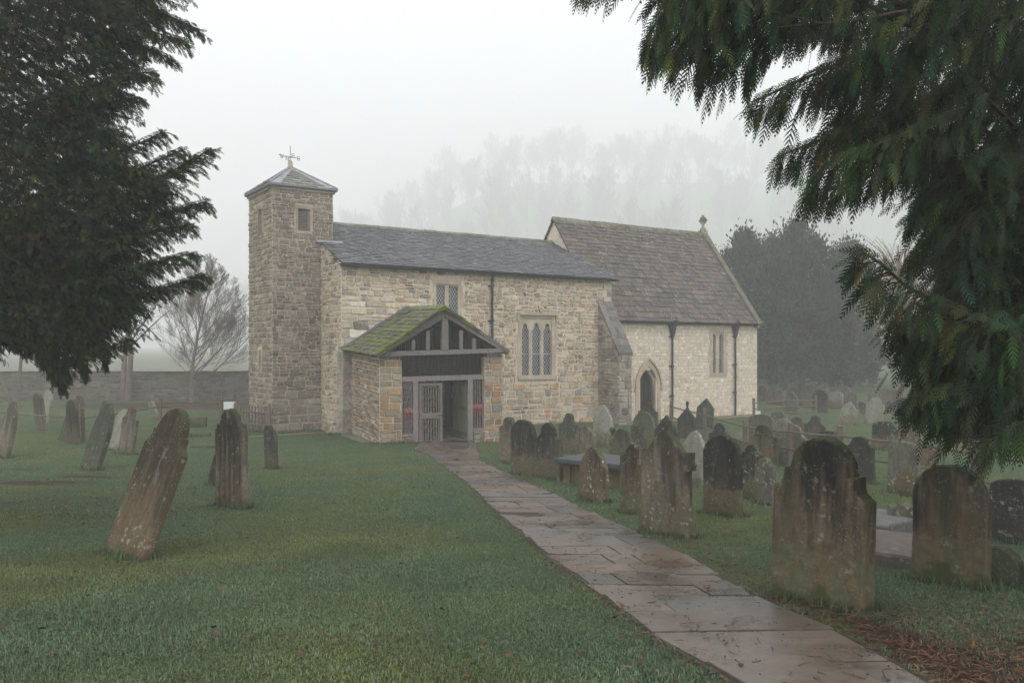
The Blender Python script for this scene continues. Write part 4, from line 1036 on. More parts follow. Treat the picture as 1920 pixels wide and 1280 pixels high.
# fallen leaves, needles, twigs
def litter():
    P_, A2, S2, Sc, Cc = [], [], [], [], []
    lv = np.array([[-.5, 0, 0], [-.15, .32, .10], [.25, .28, .12], [.5, 0, .02], [.25, -.28, .10], [-.15, -.32, .14]])
    lt_ = np.array([[0, 1, 5], [1, 2, 5], [2, 4, 5], [2, 3, 4]])
    n = 1500; Y = 3.8+30*nr.random(n)**1.4; X = (nr.random(n)*2-1)*(Y*.62)
    k = ~church_mask(X, Y) & ~((X > .5) & (nr.random(n) < .6)); X, Y = X[k], Y[k]; n = len(X)
    onp = (X > XL(np.clip(Y, YP0, YP1))) & (X < XR(np.clip(Y, YP0, YP1))); Z = G(X, Y)+np.where(onp, .03, .028)
    a = nr.random(n)*6.28; ax = np.stack([np.cos(a), np.sin(a), nr.normal(0, .25, n)], 1); sd = np.stack([-np.sin(a), np.cos(a), nr.normal(0, .45, n)], 1)
    V, T = scatter(lv, lt_, np.stack([X, Y, Z], 1), ax, sd, .024+.032*nr.random(n)**1.5)
    pc = np.array([(.11, .042, .022), (.075, .032, .02), (.06, .03, .022), (.13, .065, .028), (.04, .022, .016)])
    c = pc[nr.integers(0, 5, n)]*(.7+.6*nr.random(n))[:, None]
    tag(np_mesh('fallen_leaves', V, T, M['litter'], np.repeat(c, 6, 0)), 'scattered reddish brown leaves lying on the wet grass', 'fallen leaves', kind='stuff')
    # needle litter, strewn where bare() says so
    n = 330000; Y = 2.8+12*nr.random(n)**1.2; X = -9+18*nr.random(n)
    b_ = bare(X, Y); k = nr.random(n) < b_*.95; X, Y = X[k], Y[k]; n = len(X)
    onp = (X > XL(Y)) & (X < XR(Y)); k = ~onp | (nr.random(n) < .03); X, Y = X[k], Y[k]; n = len(X); onp = (X > XL(Y)) & (X < XR(Y))
    Z = G(X, Y)+.004+.02*nr.random(n)+onp*.02
    a = nr.random(n)*6.28; ax = np.stack([np.cos(a), np.sin(a), nr.normal(0, .2, n)], 1); sd = np.stack([-np.sin(a), np.cos(a), nr.normal(0, .4, n)], 1)
    nv = np.array([[-.5, -.05, 0], [-.5, .05, 0], [0, .06, .06], [0, -.06, .06], [.5, 0, 0]]); ntv = np.array([[0, 3, 2], [0, 2, 1], [3, 4, 2]])
    V, T = scatter(nv, ntv, np.stack([X, Y, Z], 1), ax, sd, .03+.06*nr.random(n)**2)
    pc = np.array([(.13, .055, .028), (.09, .04, .022), (.16, .075, .035), (.055, .028, .018)])
    c = pc[nr.integers(0, 4, n)]*(.6+.7*nr.random(n))[:, None]
    tag(np_mesh('needle_litter', V, T, M['litter'], np.repeat(c, 5, 0)), 'rusty brown needle litter along the edges of the paved path', 'needle litter', kind='stuff')
    mb = MB()
    for _ in range(150):
        Y = rng.uniform(3.6, 12); t = rng.random(); X = float(XL(Y))*(1-t)+float(XR(Y))*t; a = rng.uniform(0, 6.28); L = rng.uniform(.03, .2)*rng.uniform(.4, 1)
        z = float(G(X, Y))+.027; pts = [Vector((X+math.cos(a)*L*s+rng.uniform(-.01, .01), Y+math.sin(a)*L*s+rng.uniform(-.01, .01), z)) for s in (0, .4, .75, 1)]
        mb.tube(pts, [.0028, .0025, .002, .001], 4, rng.choice([(.05, .03, .02), (.09, .045, .03), (.03, .02, .015)]))
    for _ in range(170):
        Y = rng.uniform(3.6, 14); t = rng.random(); X = float(XL(Y))*(1-t)+float(XR(Y))*t; q = rng.uniform(.003, .007); z = float(G(X, Y))+.022
        mb.hexa([(X-q, Y-q, z), (X+q, Y-q*.6, z), (X+q*.8, Y+q, z), (X-q, Y+q*.8, z), (X-q*.5, Y-q*.5, z+q), (X+q*.5, Y-q*.5, z+q), (X+q*.5, Y+q*.5, z+q), (X-q*.5, Y+q*.5, z+q)], (.03, .018, .012))
    tag(mb.build('twig_litter', M['litter']), 'thin dark twigs and small cones strewn over the wet flagstones', 'twigs', kind='stuff')
litter()
# ---------------------------------------------------------------- headstones
def prof(kind, W, H):
    """outline from bottom left over the top to bottom right"""
    h = W/2; o = []
    arc = lambda cx, cz, rx, rz, a0, a1, n: [(cx+rx*math.cos(R(a0+(a1-a0)*i/n)), cz+rz*math.sin(R(a0+(a1-a0)*i/n))) for i in range(n+1)]
    if kind == 'round': L = arc(0, H-h, h, h, 180, 0, 18)
    elif kind == 'low': L = arc(0, H-h*.5, h, h*.5, 180, 0, 14)
    elif kind == 'gothic': L = [(-h+2*h*.98-2*h*.98*math.cos(R(60.7*i/8)), H-2*h*.855+2*h*.98*math.sin(R(60.7*i/8))) for i in range(9)]; L = L[:-1]+[(0, H)]+[(-x, z) for x, z in L[-2::-1]]
    elif kind == 'shoulder':     # round head between small concave shoulders
        q = h*.60; s = H-q-h*.16; L = [(-h, s), (-h*.88, s+h*.06)]+arc(-h*.88, s+h*.30, h*.26, h*.24, 270, 350, 4)+arc(0, s+h*.16, q, q, 168, 12, 12)+[(-x, z) for x, z in arc(-h*.88, s+h*.30, h*.26, h*.24, 270, 350, 4)[::-1]]+[(h*.88, s+h*.06), (h, s)]
    elif kind == 'stepped':      # big round head, square step, scooped shoulder
        q = h*.62; s = H-q
        L = [(-h, s-h*.42), (-h*.96, s-h*.40)]+arc(-h*1.02, s-h*.10, h*.26, h*.30, 280, 350, 5)+[(-h*.76, s-h*.02), (-q, s)]+arc(0, s, q, q, 176, 4, 16)
        L += [(q, s), (h*.76, s-h*.02)]+[(-x, z) for x, z in arc(-h*1.02, s-h*.10, h*.26, h*.30, 280, 350, 5)[::-1]]+[(h*.96, s-h*.40), (h, s-h*.42)]
    elif kind == 'bell':         # ogee sweep up to a round centre
        q = h*.46; s = H-q; L = [(-h, s-h*.38), (-h*.93, s-h*.36)]+arc(-h*.93, s+.02, h*.46, h*.36, 270, 348, 6)+arc(0, s, q, q, 172, 8, 10)+[(-x, z) for x, z in arc(-h*.93, s+.02, h*.46, h*.36, 270, 348, 6)[::-1]]+[(h*.93, s-h*.36), (h, s-h*.38)]
    elif kind == 'horned':       # raised ears at both corners and a low swell between
        s = H-h*.28; L = [(-h, s+h*.12), (-h*.9, s+h*.22), (-h*.78, s+h*.10)]+arc(-h*.62, s+h*.08, h*.14, h*.14, 200, 330, 4)+arc(0, s-h*.06, h*.5, h*.34, 160, 20, 10)+arc(h*.62, s+h*.08, h*.14, h*.14, 210, 340, 4)+[(h*.78, s+h*.10), (h*.9, s+h*.22), (h, s+h*.12)]
    elif kind == 'gable': L = [(-h, H-h*.95), (0, H), (h, H-h*.95)]
    elif kind == 'ogee': L = [(-h, H-h*1.0), (-h*.9, H-h*.96), (-h*.62, H-h*.66), (-h*.4, H-h*.34), (-h*.16, H-h*.18), (0, H), (h*.16, H-h*.18), (h*.4, H-h*.34), (h*.62, H-h*.66), (h*.9, H-h*.96), (h, H-h*1.0)]
    elif kind == 'square': L = [(-h, H-.03), (-h+.03, H), (h-.03, H), (h, H-.03)]
    elif kind == 'broken': L = [(-h, H-h*.5), (-h*.7, H-h*.1), (-h*.1, H), (h*.25, H-h*.5), (h*.6, H-h*.4), (h, H-h*1.1)]
    return [(-h, -.35)]+L+[(h, -.35)]
def slab(mb, outline, t, r, jit=.006, be=.014, back=True):
    o = [(x+r.uniform(-jit, jit)*(z > -.3), z+r.uniform(-jit, jit)) for x, z in outline]
    # subdivide long edges for a less perfect outline
    q = []
    for (a, b), (c, d) in zip(o, o[1:]):
        m = max(1, int(math.hypot(c-a, d-b)/.16)); q += [(a+(c-a)*i/m+(r.uniform(-jit, jit) if i else 0), b+(d-b)*i/m) for i in range(m)]
    q.append(o[-1]); n = len(q); cz = .5*max(z for _, z in q)
    s = [(x*(1-be/max(.1, max(abs(a) for a, _ in q))), z-(be if z > -.3 else 0)*(1 if z > cz*.9 else .0)) for x, z in q]
    i0 = len(mb.v)
    mb.v += [(x, -t/2, z) for x, z in s]+[(x, -t/2+be*.8, z) for x, z in q]+[(x, t/2-be*.8, z) for x, z in q]+[(x, t/2, z) for x, z in s]
    mb.f.append(tuple(i0+k for k in range(n))[::-1]); mb.f.append(tuple(i0+3*n+k for k in range(n)))
    mb.c += [(1, 1, 1)]*2
    for L in range(3):
        for k in range(n):
            a, b = i0+L*n+k, i0+L*n+(k+1) % n; mb.f.append((a, b, b+n, a+n)); mb.c.append((1, 1, 1))
COLS = {'brown': (.125, .092, .06), 'grey': (.16, .155, .13), 'pale': (.25, .245, .205), 'dark': (.048, .045, .038), 'tan': (.19, .16, .12), 'red': (.17, .085, .065), 'green': (.095, .105, .068), 'black': (.035, .034, .031), 'orange': (.13, .09, .055)}
LOOK = {'brown': (.7, 1.0, .3, .9), 'grey': (.25, .35, .8, .4), 'pale': (.1, .1, 1.0, .5), 'dark': (.45, 1.0, .45, .5), 'tan': (.4, .75, .6, .5), 'red': (.3, .5, .5, .3), 'green': (.0, .3, .5, .8), 'black': (.15, .9, .55, .35), 'orange': (.6, .8, .6, .5)}
FW = np.array([.60, -.80])
HS = [  # centre px, base px-y, top px-y, face width px, outline, colour, lean, label, extras
 (1538, 1130, 820, 172, 'stepped', 'brown', 1, 'large stepped headstone with mossy rounded head and orange base, nearest to the path'),
 (1782, 1096, 870, 142, 'round', 'brown', 1, 'broad round-topped headstone with red-brown foot under the drooping conifer branches'),
 (1250, 1002, 800, 86, 'gable', 'tan', 0, 'tall gabled headstone with carved shoulders and a knob on its peak, beside the path'),
 (1190, 962, 832, 48, 'shoulder', 'orange', 0, 'yellow-stained shouldered headstone half hidden behind the tall gabled one'),
 (1112, 940, 836, 47, 'gothic', 'orange', 1, 'dark pointed headstone speckled orange, in front of the chest tomb'),
 (1028, 896, 793, 50, 'bell', 'dark', 0, 'black streaked headstone standing against the end of the chest tomb'),
 (982, 889, 786, 44, 'round', 'dark', 0, 'sooty round-topped headstone with brown foot, second from the porch end of the row'),
 (955, 868, 781, 32, 'shoulder', 'tan', 0, 'lichened brown headstone at the porch end of the row by the path'),
 (955, 790, 742, 26, 'gable', 'black', 0, 'smooth dark slate headstone with cut corners leaning on the nave wall'),
 (1066, 850, 775, 33, 'bell', 'green', 1, 'dark greenish headstone with a bell-shaped head behind the black row'),
 (1096, 862, 798, 33, 'round', 'tan', 1, 'small plain round headstone of grey-brown stone beside the bell-headed one'),
 (1131, 838, 758, 36, 'gothic', 'pale', 0, 'tall pale lichen-grey headstone in front of the buttress'),
 (1168, 856, 803, 48, 'shoulder', 'dark', 0, 'low dark headstone with a ball finial on its shoulder behind the chest tomb'),
 (1195, 850, 798, 20, 'horned', 'dark', 0, 'narrow dark headstone tucked close behind the ball-finialled one'),
 (1206, 838, 772, 40, 'round', 'green', 2, 'grey-green slanting headstone with one worn shoulder'),
 (1215, 800, 754, 36, 'shoulder', 'dark', 0, 'dark streaked headstone in front of the chancel door'),
 (1250, 850, 778, 44, 'ogee', 'dark', 0, 'dark headstone with a pointed ogee head behind the tall gabled one'),
 (1287, 822, 764, 32, 'gable', 'dark', 2, 'dark headstone with slender knob finial beside the timber rail'),
 (1320, 806, 746, 31, 'gable', 'green', 4, 'large leaning pointed headstone against the chancel wall'),
 (1295, 912, 806, 40, 'gothic', 'pale', 5, 'pale blotched pointed headstone leaning, right behind the tall gabled one'),
 (1355, 965, 815, 68, 'round', 'black', 0, 'big round-topped headstone with black face and mossy foot'),
 (1412, 936, 832, 40, 'shoulder', 'dark', 0, 'black headstone with white runs of lichen from its head'),
 (1434, 945, 857, 28, 'shoulder', 'grey', 0, 'low grey headstone partly hidden by the large stepped one'),
 (1349, 850, 793, 38, 'bell', 'black', 0, 'short dark bell-headed headstone peeping over the big black one'),
 (1390, 852, 811, 24, 'round', 'pale', 0, 'tiny pale round headstone between two dark ones'),
 (1431, 872, 795, 54, 'shoulder', 'brown', 0, 'brown headstone with a carved scroll and moulded shoulders'),
 (1490, 872, 796, 58, 'bell', 'grey', 0, 'wide lichened headstone with swept shoulders, behind the large stepped one'),
 (1555, 872, 807, 40, 'low', 'dark', 0, 'rounded dark headstone rising just behind the large stepped one'),
 (1613, 906, 817, 54, 'shoulder', 'black', 0, 'black headstone with eared shoulders right of the large stepped one'),
 (1694, 928, 826, 58, 'low', 'grey', 0, 'broad grey headstone covered in lichen speckles with a mossy foot'),
 (1429, 818, 776, 46, 'low', 'grey', -4, 'low lichened round headstone by the corner of the chancel, left of three in a clump'),
 (1459, 806, 770, 34, 'round', 'grey', 3, 'grey lichened headstone at the middle of the clump by the chancel corner'),
 (1469, 818, 784, 30, 'round', 'pale', 0, 'small pale lichened headstone in front of the clump by the chancel corner'),
 (1495, 808, 781, 24, 'round', 'dark', 0, 'small dark round headstone beyond the timber rail'),
 (1525, 828, 779, 38, 'bell', 'dark', 5, 'dark headstone with curling shoulders and grey streak, leaning left'),
 (1588, 797, 752, 30, 'ogee', 'pale', 8, 'pale blotched headstone leaning to the right on the open grass'),
 (1637, 795, 744, 33, 'shoulder', 'pale', 6, 'tall cream-lichened headstone leaning to the right on the open grass'),
 (1658, 844, 789, 46, 'low', 'black', 1, 'black headstone spotted all over with white lichen'),
 (1701, 832, 777, 30, 'round', 'red', 0, 'reddish round-topped headstone beside the white-spotted black one'),
 (1537, 773, 730, 28, 'round', 'black', 0, 'dark round headstone with a brown oval on its face, in the far rows'),
 (1520, 765, 721, 28, 'round', 'grey', 0, 'brownish round headstone just left behind the dark one with the brown oval'),
 (1545, 755, 717, 20, 'round', 'grey', 0, 'grey round headstone peeping over the dark one with the brown oval'),
 (1485, 776, 734, 26, 'gothic', 'grey', 0, 'grey headstone with a dark arched panel beside the short rail fence'),
 (1492, 760, 726, 30, 'low', 'green', 0, 'wide low greenish headstone behind the one with the arched panel'),
 (1486, 746, 717, 22, 'round', 'grey', 0, 'rounded headstone farthest back beside the yew shade, above the arched panel stone'),
 (1431, 738, 710, 24, 'ogee', 'grey', 0, 'pointed scalloped headstone just past the chancel corner'),
 (1428, 754, 723, 16, 'shoulder', 'dark', 0, 'narrow dark headstone touching the chancel corner in the view'),
 (1452, 758, 720, 36, 'shoulder', 'grey', 0, 'broad grey headstone with one peaked shoulder past the chancel corner'),
 (1567, 766, 733, 26, 'low', 'pale', 0, 'white-speckled low headstone in the far rows'),
 (1582, 756, 722, 29, 'round', 'grey', 0, 'wide round grey headstone in the far rows behind the white-speckled one'),
 (1598, 765, 735, 22, 'round', 'grey', 0, 'grey round headstone directly behind the pale ogee one on the grass'),
 (1621, 776, 752, 13, 'broken', 'black', -12, 'small black slanted headstone left of the cream-lichened one'),
 (1640, 762, 731, 26, 'round', 'grey', 0, 'grey round headstone peeping over the cream-lichened one'),
 (1660, 758, 728, 28, 'horned', 'grey', 0, 'double-humped grey headstone in the far rows'),
 (1667, 775, 751, 26, 'gable', 'black', 0, 'small black peaked headstone on the grass below the double-humped one'),
 (1683, 772, 731, 18, 'round', 'red', 0, 'narrow reddish-grey headstone in the far rows under the drooping branches'),
 (1700, 788, 745, 34, 'square', 'black', 0, 'square black headstone at the edge of the drooping branches'),
 (1712, 768, 736, 20, 'round', 'grey', 0, 'faint round headstone behind the square black one'),
 (1739, 876, 834, 24, 'low', 'red', 3, 'short reddish headstone under the branch tips right of the broad speckled one'),
 (1905, 1020, 897, 92, 'low', 'black', 0, 'wide black headstone cut off by the right edge of the picture'),
 (1878, 1093, 1024, 24, 'round', 'green', 0, 'small low dark headstone close behind the broad round-topped one'),
 (1757, 800, 742, 22, 'shoulder', 'dark', 0, 'dim headstone seen through the conifer fronds, left of two'),
 (1800, 812, 752, 28, 'round', 'dark', 0, 'dim headstone seen through the conifer fronds, right of two'),
 # left side of the churchyard
 (236, 1043, 770, 96, 'stepped', 'orange', 19, 'large brown headstone leaning steeply over in the left foreground'),
 (434, 950, 766, 52, 'shoulder', 'tan', -1, 'tall pale fluted headstone standing upright on the left lawn'),
 (404, 910, 842, 12, 'square', 'dark', 12, 'dark slanting slab just behind the tall fluted headstone'),
 (169, 880, 757, 50, 'gothic', 'green', 17, 'dark green headstone leaning right on the left lawn'),
 (236, 851, 762, 33, 'bell', 'tan', 8, 'grey-brown leaning headstone beside the dark green one'),
 (209, 843, 768, 24, 'low', 'pale', 20, 'white-lichened slab leaning between the dark green and grey-brown headstones'),
 (4, 857, 753, 38, 'gothic', 'tan', 10, 'mottled leaning headstone at the left edge of the picture'),
 (77, 806, 736, 20, 'round', 'tan', -6, 'thin upright tan headstone leaning left under the conifer'),
 (138, 831, 748, 19, 'round', 'brown', -1, 'narrow brown headstone with mossy foot near the fence post'),
 (120, 826, 776, 18, 'broken', 'green', 16, 'moss-covered slumped stone leaning on the narrow brown headstone'),
 (149, 805, 741, 14, 'round', 'tan', 0, 'yellowish rounded headstone just behind the narrow brown one'),
 (85, 792, 731, 16, 'round', 'pale', 6, 'pale worn headstone half hidden behind the thin tan one'),
 (198, 800, 752, 18, 'round', 'tan', 0, 'small headstone peeping out behind the dark green leaning one'),
 (294, 786, 752, 9, 'square', 'pale', -18, 'small pale broken stone leaning by the far fence'),
 (509, 878, 797, 20, 'broken', 'dark', -1, 'narrow crumbling headstone with splayed mossy foot in front of the tower'),
]
for i, (px, by, ty, pw_, kind, ck, lean, lab) in enumerate(HS):
    rr = random.Random(100+i)
    X, Y = at(px, by); vx = X/Y
    fw = FW.copy(); jj = rr.uniform(-.06, .06); fw = np.array([fw[0]*math.cos(jj)-fw[1]*math.sin(jj), fw[0]*math.sin(jj)+fw[1]*math.cos(jj)])
    if px in (955,) and by == 790: fw = np.array([.9, .15])
    fs = fw[0]-vx*fw[1]
    if px < 600: fw = np.array([.74, -.67]); fs = fw[0]-vx*fw[1]
    thick = rr.uniform(.085, .12)*(1.0 if px != 1538 else 1.5)
    W = pw_*Y/F/max(fs, .12)
    W = min(max(W, .32), 1.15 if Y < 9 else 1.0)
    if px < 600: W = min(W, .8)
    H = (by-ty)*Y/F/max(.75, math.cos(R(lean)))
    mb = MB(); slab(mb, prof(kind, W, H), thick, rr, jit=.007 if Y < 12 else .012)
    if lab.startswith('tall gabled'):
        for sg in (-1, 1):
            mb.box((sg*W/2-.035, -thick*.75, H*.62), (sg*W/2+.035, thick*.75, H*.67)); mb.box((sg*W/2-.02, -thick*.6, H*.67), (sg*W/2+.02, thick*.6, H*.78))
            mb.box((sg*W/2-.025, -thick*.6, -.2), (sg*W/2+.025, thick*.6, H*.16))
        mb.hexa([(-.05, -.05, H-.04), (.05, -.05, H-.04), (.05, .05, H-.04), (-.05, .05, H-.04), (-.035, -.035, H+.07), (.035, -.035, H+.07), (.035, .035, H+.07), (-.035, .035, H+.07)])
    if 'knob finial' in lab: mb.tube([(0, 0, H-.05), (0, 0, H+.05), (0, 0, H+.10), (0, 0, H+.17), (0, 0, H+.20)], [.035, .03, .05, .045, .01], 8)
    if 'ball finial' in lab:
        for sg in (-1,): mb.tube([(sg*W*.42, 0, H-.22), (sg*W*.42, 0, H-.16), (sg*W*.42, 0, H-.10), (sg*W*.42, 0, H-.03), (sg*W*.42, 0, H+.0)], [.03, .04, .075, .075, .02], 8)
    if 'fluted' in lab:
        for k in range(5):
            x = -W*.36+W*.18*k; mb.tube([(x, -thick*.5, -.1), (x, -thick*.55, H*.3), (x, -thick*.5, H*.84)], [.03, .035, .02], 6)
            mb.tube([(x, thick*.5, -.1), (x, thick*.5, H*.84)], .03, 6)
    if 'carved scroll' in lab or 'arched panel' in lab:
        mb.tube([(-W*.3, -thick*.52, H*.72), (-W*.15, -thick*.52, H*.78), (0, -thick*.52, H*.74), (W*.15, -thick*.52, H*.78), (W*.3, -thick*.52, H*.72)], .02, 6)
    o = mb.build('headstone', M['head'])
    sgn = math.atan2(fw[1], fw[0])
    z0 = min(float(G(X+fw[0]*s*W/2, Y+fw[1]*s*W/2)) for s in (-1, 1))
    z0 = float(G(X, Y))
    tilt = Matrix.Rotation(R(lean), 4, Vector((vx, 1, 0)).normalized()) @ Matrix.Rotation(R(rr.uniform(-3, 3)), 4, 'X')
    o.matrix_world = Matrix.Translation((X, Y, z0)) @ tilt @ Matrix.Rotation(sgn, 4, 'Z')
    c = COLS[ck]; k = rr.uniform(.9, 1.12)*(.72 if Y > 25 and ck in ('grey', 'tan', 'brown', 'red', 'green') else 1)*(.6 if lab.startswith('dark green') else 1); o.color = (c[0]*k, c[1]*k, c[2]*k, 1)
    a, b, l, m_ = LOOK[ck]
    if 'speckle' in lab or 'spotted' in lab or 'white' in lab: l = 1.0
    if 'blotched' in lab or 'cream' in lab: l = 1.0
    o['warm'], o['soot'], o['lichen'], o['moss'] = a, b, l, m_
    o['foot'] = (1.0 if 'foot' in lab or 'nearest to the path' in lab or 'yellow-stained' in lab else rr.choice([.0, .2, .5, .8])) if px > 600 else rr.choice([0.0, .3])
    tag(o, lab, 'headstone', 'headstones in the churchyard')
    # ring of longer grass at the foot comes later
    FREE.append((X, Y, fw, W))

# chest tomb
def plan(px1, py1, px2, py2, depth_dir, depth):
    a = np.array(at(px1, py1)); b = np.array(at(px2, py2)); return a, b
ct = at(1085, 922); tomb = empty('chest_tomb', (ct[0], ct[1], float(G(*ct)))); tag(tomb, 'long chest tomb with dark flat lid and carved sandstone sides behind the dark pointed headstone', 'tomb')
e2, n2 = E_, N_
# corners of the lid, long side facing the path
c0 = np.array(at(1050, 905)); ld = np.array([.78, -.62]); ld /= np.linalg.norm(ld); sd2 = np.array([.62, .78])
gz_ = float(G(*c0))
def tb(s0, s1, t0, t1, z0, z1): return [Vector((*(c0+ld*s+sd2*t), z)) for z in (z0, z1) for s, t in ((s0, t0), (s1, t0), (s1, t1), (s0, t1))]
TLn, TWd = 1.75, 1.0
mb = MB(); mb.hexa(tb(.08, TLn-.08, .08, TWd-.08, gz_-.4, gz_+.34)); 
for s in (0, TLn-.16): mb.hexa(tb(s+.05, s+.19 if s == 0 else s+.13, .04, TWd-.04, gz_-.4, gz_+.337))
o = mb.build('chest', M['head']); o.parent = tomb; o.matrix_parent_inverse = tomb.matrix_basis.inverted() if False else Matrix.Translation((-ct[0], -ct[1], -float(G(*ct))))
o.color = (.22, .165, .09, 1); o['warm'], o['soot'], o['lichen'], o['moss'] = .5, .3, .5, .3
mb = MB(); mb.hexa(tb(-.04, TLn+.04, -.04, TWd+.04, gz_+.34, gz_+.38)); mb.hexa(tb(-.09, TLn+.09, -.09, TWd+.09, gz_+.383, gz_+.45))
o = mb.build('lid', M['head']); o.parent = tomb; o.matrix_parent_inverse = Matrix.Translation((-ct[0], -ct[1], -float(G(*ct))))
o.color = (.075, .08, .095, 1); o['warm'], o['soot'], o['lichen'], o['moss'] = 0, .2, .3, .15
# flat ledgers and low stones
def flat(px, py, lx, ly, h, rot, tilt, col, lab, look, name='ledger_stone', cat='grave slab', lift=0.0):
    X, Y = at(px, py); mb = MB(); rr = random.Random(int(px*7+py))
    n = 5; V0 = len(mb.v)
    cs = [(-lx/2, -ly/2), (lx/2, -ly/2), (lx/2, ly/2), (-lx/2, ly/2)]; o_ = []
    for (a, b), (c, d) in zip(cs, cs[1:]+cs[:1]): o_ += [(a+(c-a)*i/n+rr.uniform(-.012, .012), b+(d-b)*i/n+rr.uniform(-.012, .012)) for i in range(n)]
    m = len(o_); mb.v += [(x, y, -.2) for x, y in o_]+[(x, y, h-.02) for x, y in o_]+[(x*.97, y*.97, h+rr.uniform(-.004, .004)) for x, y in o_]
    mb.f.append(tuple(range(2*m, 3*m))); mb.c.append((1, 1, 1))
    for L in range(2):
        for k in range(m): a, b = L*m+k, L*m+(k+1) % m; mb.f.append((a, b, b+m, a+m)); mb.c.append((1, 1, 1))
    o = mb.build(name, M['head']); o.location = (X, Y, float(G(X, Y))+lift); o.rotation_euler = (R(tilt), R(tilt*.4), R(rot))
    o.color = (*col, 1); o['warm'], o['soot'], o['lichen'], o['moss'] = look; tag(o, lab, cat)
flat(1652, 995, .62, 1.0, .17, -50, 0, (.13, .125, .13), 'wet grey ledger slab right behind the large stepped headstone', (0, .2, .3, .1))
flat(1700, 1050, 1.15, 1.1, .16, -38, 0, (.13, .11, .11), 'broad wet ledger slab with pitted reddish top beside the round-topped headstone', (.2, .2, .4, .15))
X, Y = at(1694, 992); mb = MB(); rr = random.Random(3); slab(mb, prof('horned', .30, .30), .22, rr, jit=.02)
o = mb.build('lichened_stone', M['head']); o.location = (X, Y, float(G(X, Y))); o.rotation_euler = (0, 0, R(-45)); o.color = (.14, .13, .10, 1); o['warm'], o['soot'], o['lichen'], o['moss'] = .1, .4, 1.0, .3
tag(o, 'small lumpy stone crusted with white lichen between the two ledger slabs', 'grave stone')
flat(366, 800, .75, .45, .36, 12, 3, (.09, .11, .04), 'low mossy tomb block on the lawn beyond the leaning headstone', (0, .3, .2, 1.0), 'tomb_block')
flat(368, 818, .85, .35, .12, 8, 2, (.10, .12, .05), 'flat mossy ledger slab in front of the low tomb block', (0, .3, .2, 1.0))
flat(392, 838, 1.0, .3, .05, 8, 0, (.08, .10, .05), 'sunken overgrown kerb stone on the left lawn', (0, .2, .2, 1.0))

# ---------------------------------------------------------------- fences, notices
def fence(points, rails, lab, ph=1.0, step=None, name='rail_fence', w=.09):
    """points: ground pixels of the posts; rails: heights above ground"""
    g = [np.array(at(*p)) for p in points]; o0 = g[0]; root = empty(name, (o0[0], o0[1], float(G(*o0)))); tag(root, lab, 'fence')
    inv = Matrix.Translation((-o0[0], -o0[1], -float(G(*o0))))
    rr = random.Random(len(points)*13)
    for q in g:
        mb = MB(); z = float(G(*q)); a, b = rr.uniform(-.03, .03), rr.uniform(-.03, .03); h = ph*rr.uniform(.95, 1.05)
        mb.hexa([(q[0]-w/2, q[1]-w/2, z-.4), (q[0]+w/2, q[1]-w/2, z-.4), (q[0]+w/2, q[1]+w/2, z-.4), (q[0]-w/2, q[1]+w/2, z-.4),
                 (q[0]-w/2+a, q[1]-w/2+b, z+h), (q[0]+w/2+a, q[1]-w/2+b, z+h), (q[0]+w/2+a, q[1]+w/2+b, z+h+.02), (q[0]-w/2+a, q[1]+w/2+b, z+h+.02)])
        o = mb.build('post', M['fence'], root); o.matrix_parent_inverse = inv
    for h in rails:
        for q0, q1 in zip(g, g[1:]):
            z0, z1 = float(G(*q0))+h, float(G(*q1))+h; mid = (q0+q1)/2; zm = (z0+z1)/2-.02
            mb = MB(); mb.tube([(q0[0], q0[1]-w*.6, z0), (mid[0], mid[1]-w*.6, zm), (q1[0], q1[1]-w*.6, z1)], .027, 6)
            o = mb.build('rail', M['fence'], root); o.matrix_parent_inverse = inv
    return root
fence([(-140, 808), (-20, 812), (157, 828), (300, 800), (415, 790), (441, 788)], (.72,), 'low post and rail fence crossing the left lawn', 1.0)
fence([(1257, 800), (1322, 826), (1395, 858), (1480, 874), (1576, 888), (1717, 915), (1830, 950), (1990, 1000)], (.78, .40), 'weathered timber rail fence running through the headstones on the right', .95)
fence([(1414, 792), (1470, 786), (1530, 784)], (.8, .55, .3), 'short three-railed fence beyond the chancel corner', 1.0)
# picket fence by the tower
g0, g1 = np.array(at(441, 806)), np.array(at(505, 813)); pk = empty('picket_fence', (g0[0], g0[1], float(G(*g0)))); tag(pk, 'small grey picket gate and fence beside the foot of the tower', 'fence')
inv = Matrix.Translation((-g0[0], -g0[1], -float(G(*g0))))
nP = 11; dd = (g1-g0)/np.linalg.norm(g1-g0); LL = np.linalg.norm(g1-g0)
for i in range(nP):
    q = g0+(g1-g0)*(i+.5)/nP; z = float(G(*q)); w = .035; mb = MB(); h = .86
    a, b = q-dd*w, q+dd*w; k = rng.uniform(1.0, 1.3)
    mb.poly([(*a, z+.06), (*b, z+.06), (*b, z+h), (*(b*.6+a*.4), z+h+.05), (*(a*.6+b*.4), z+h+.05), (*a, z+h)], (k, k, k)); 
    mb.poly([(a[0], a[1]+.02, z+.06), (b[0], b[1]+.02, z+.06), (b[0], b[1]+.02, z+h), (a[0], a[1]+.02, z+h)], (k, k, k))
    mb.box((a[0], a[1], z+.06), (b[0]+.001, a[1]+.018, z+h), (k, k, k))
    o = mb.build('picket', M['fence'], pk); o.matrix_parent_inverse = inv
for h in (.25, .66):
    mb = MB(); mb.tube([(*(g0), float(G(*g0))+h), (*(g1), float(G(*g1))+h)], .028, 5); o = mb.build('rail', M['fence'], pk); o.matrix_parent_inverse = inv
for q, h in ((g0, .95), (g1, 1.0)):
    z = float(G(*q)); mb = MB(); mb.tube([(*q, z-.3), (*q, z+h-.08), (*q, z+h)], [.065, .062, .03], 6, (1.1, 1.1, 1.1)); o = mb.build('post', M['fence'], pk); o.matrix_parent_inverse = inv
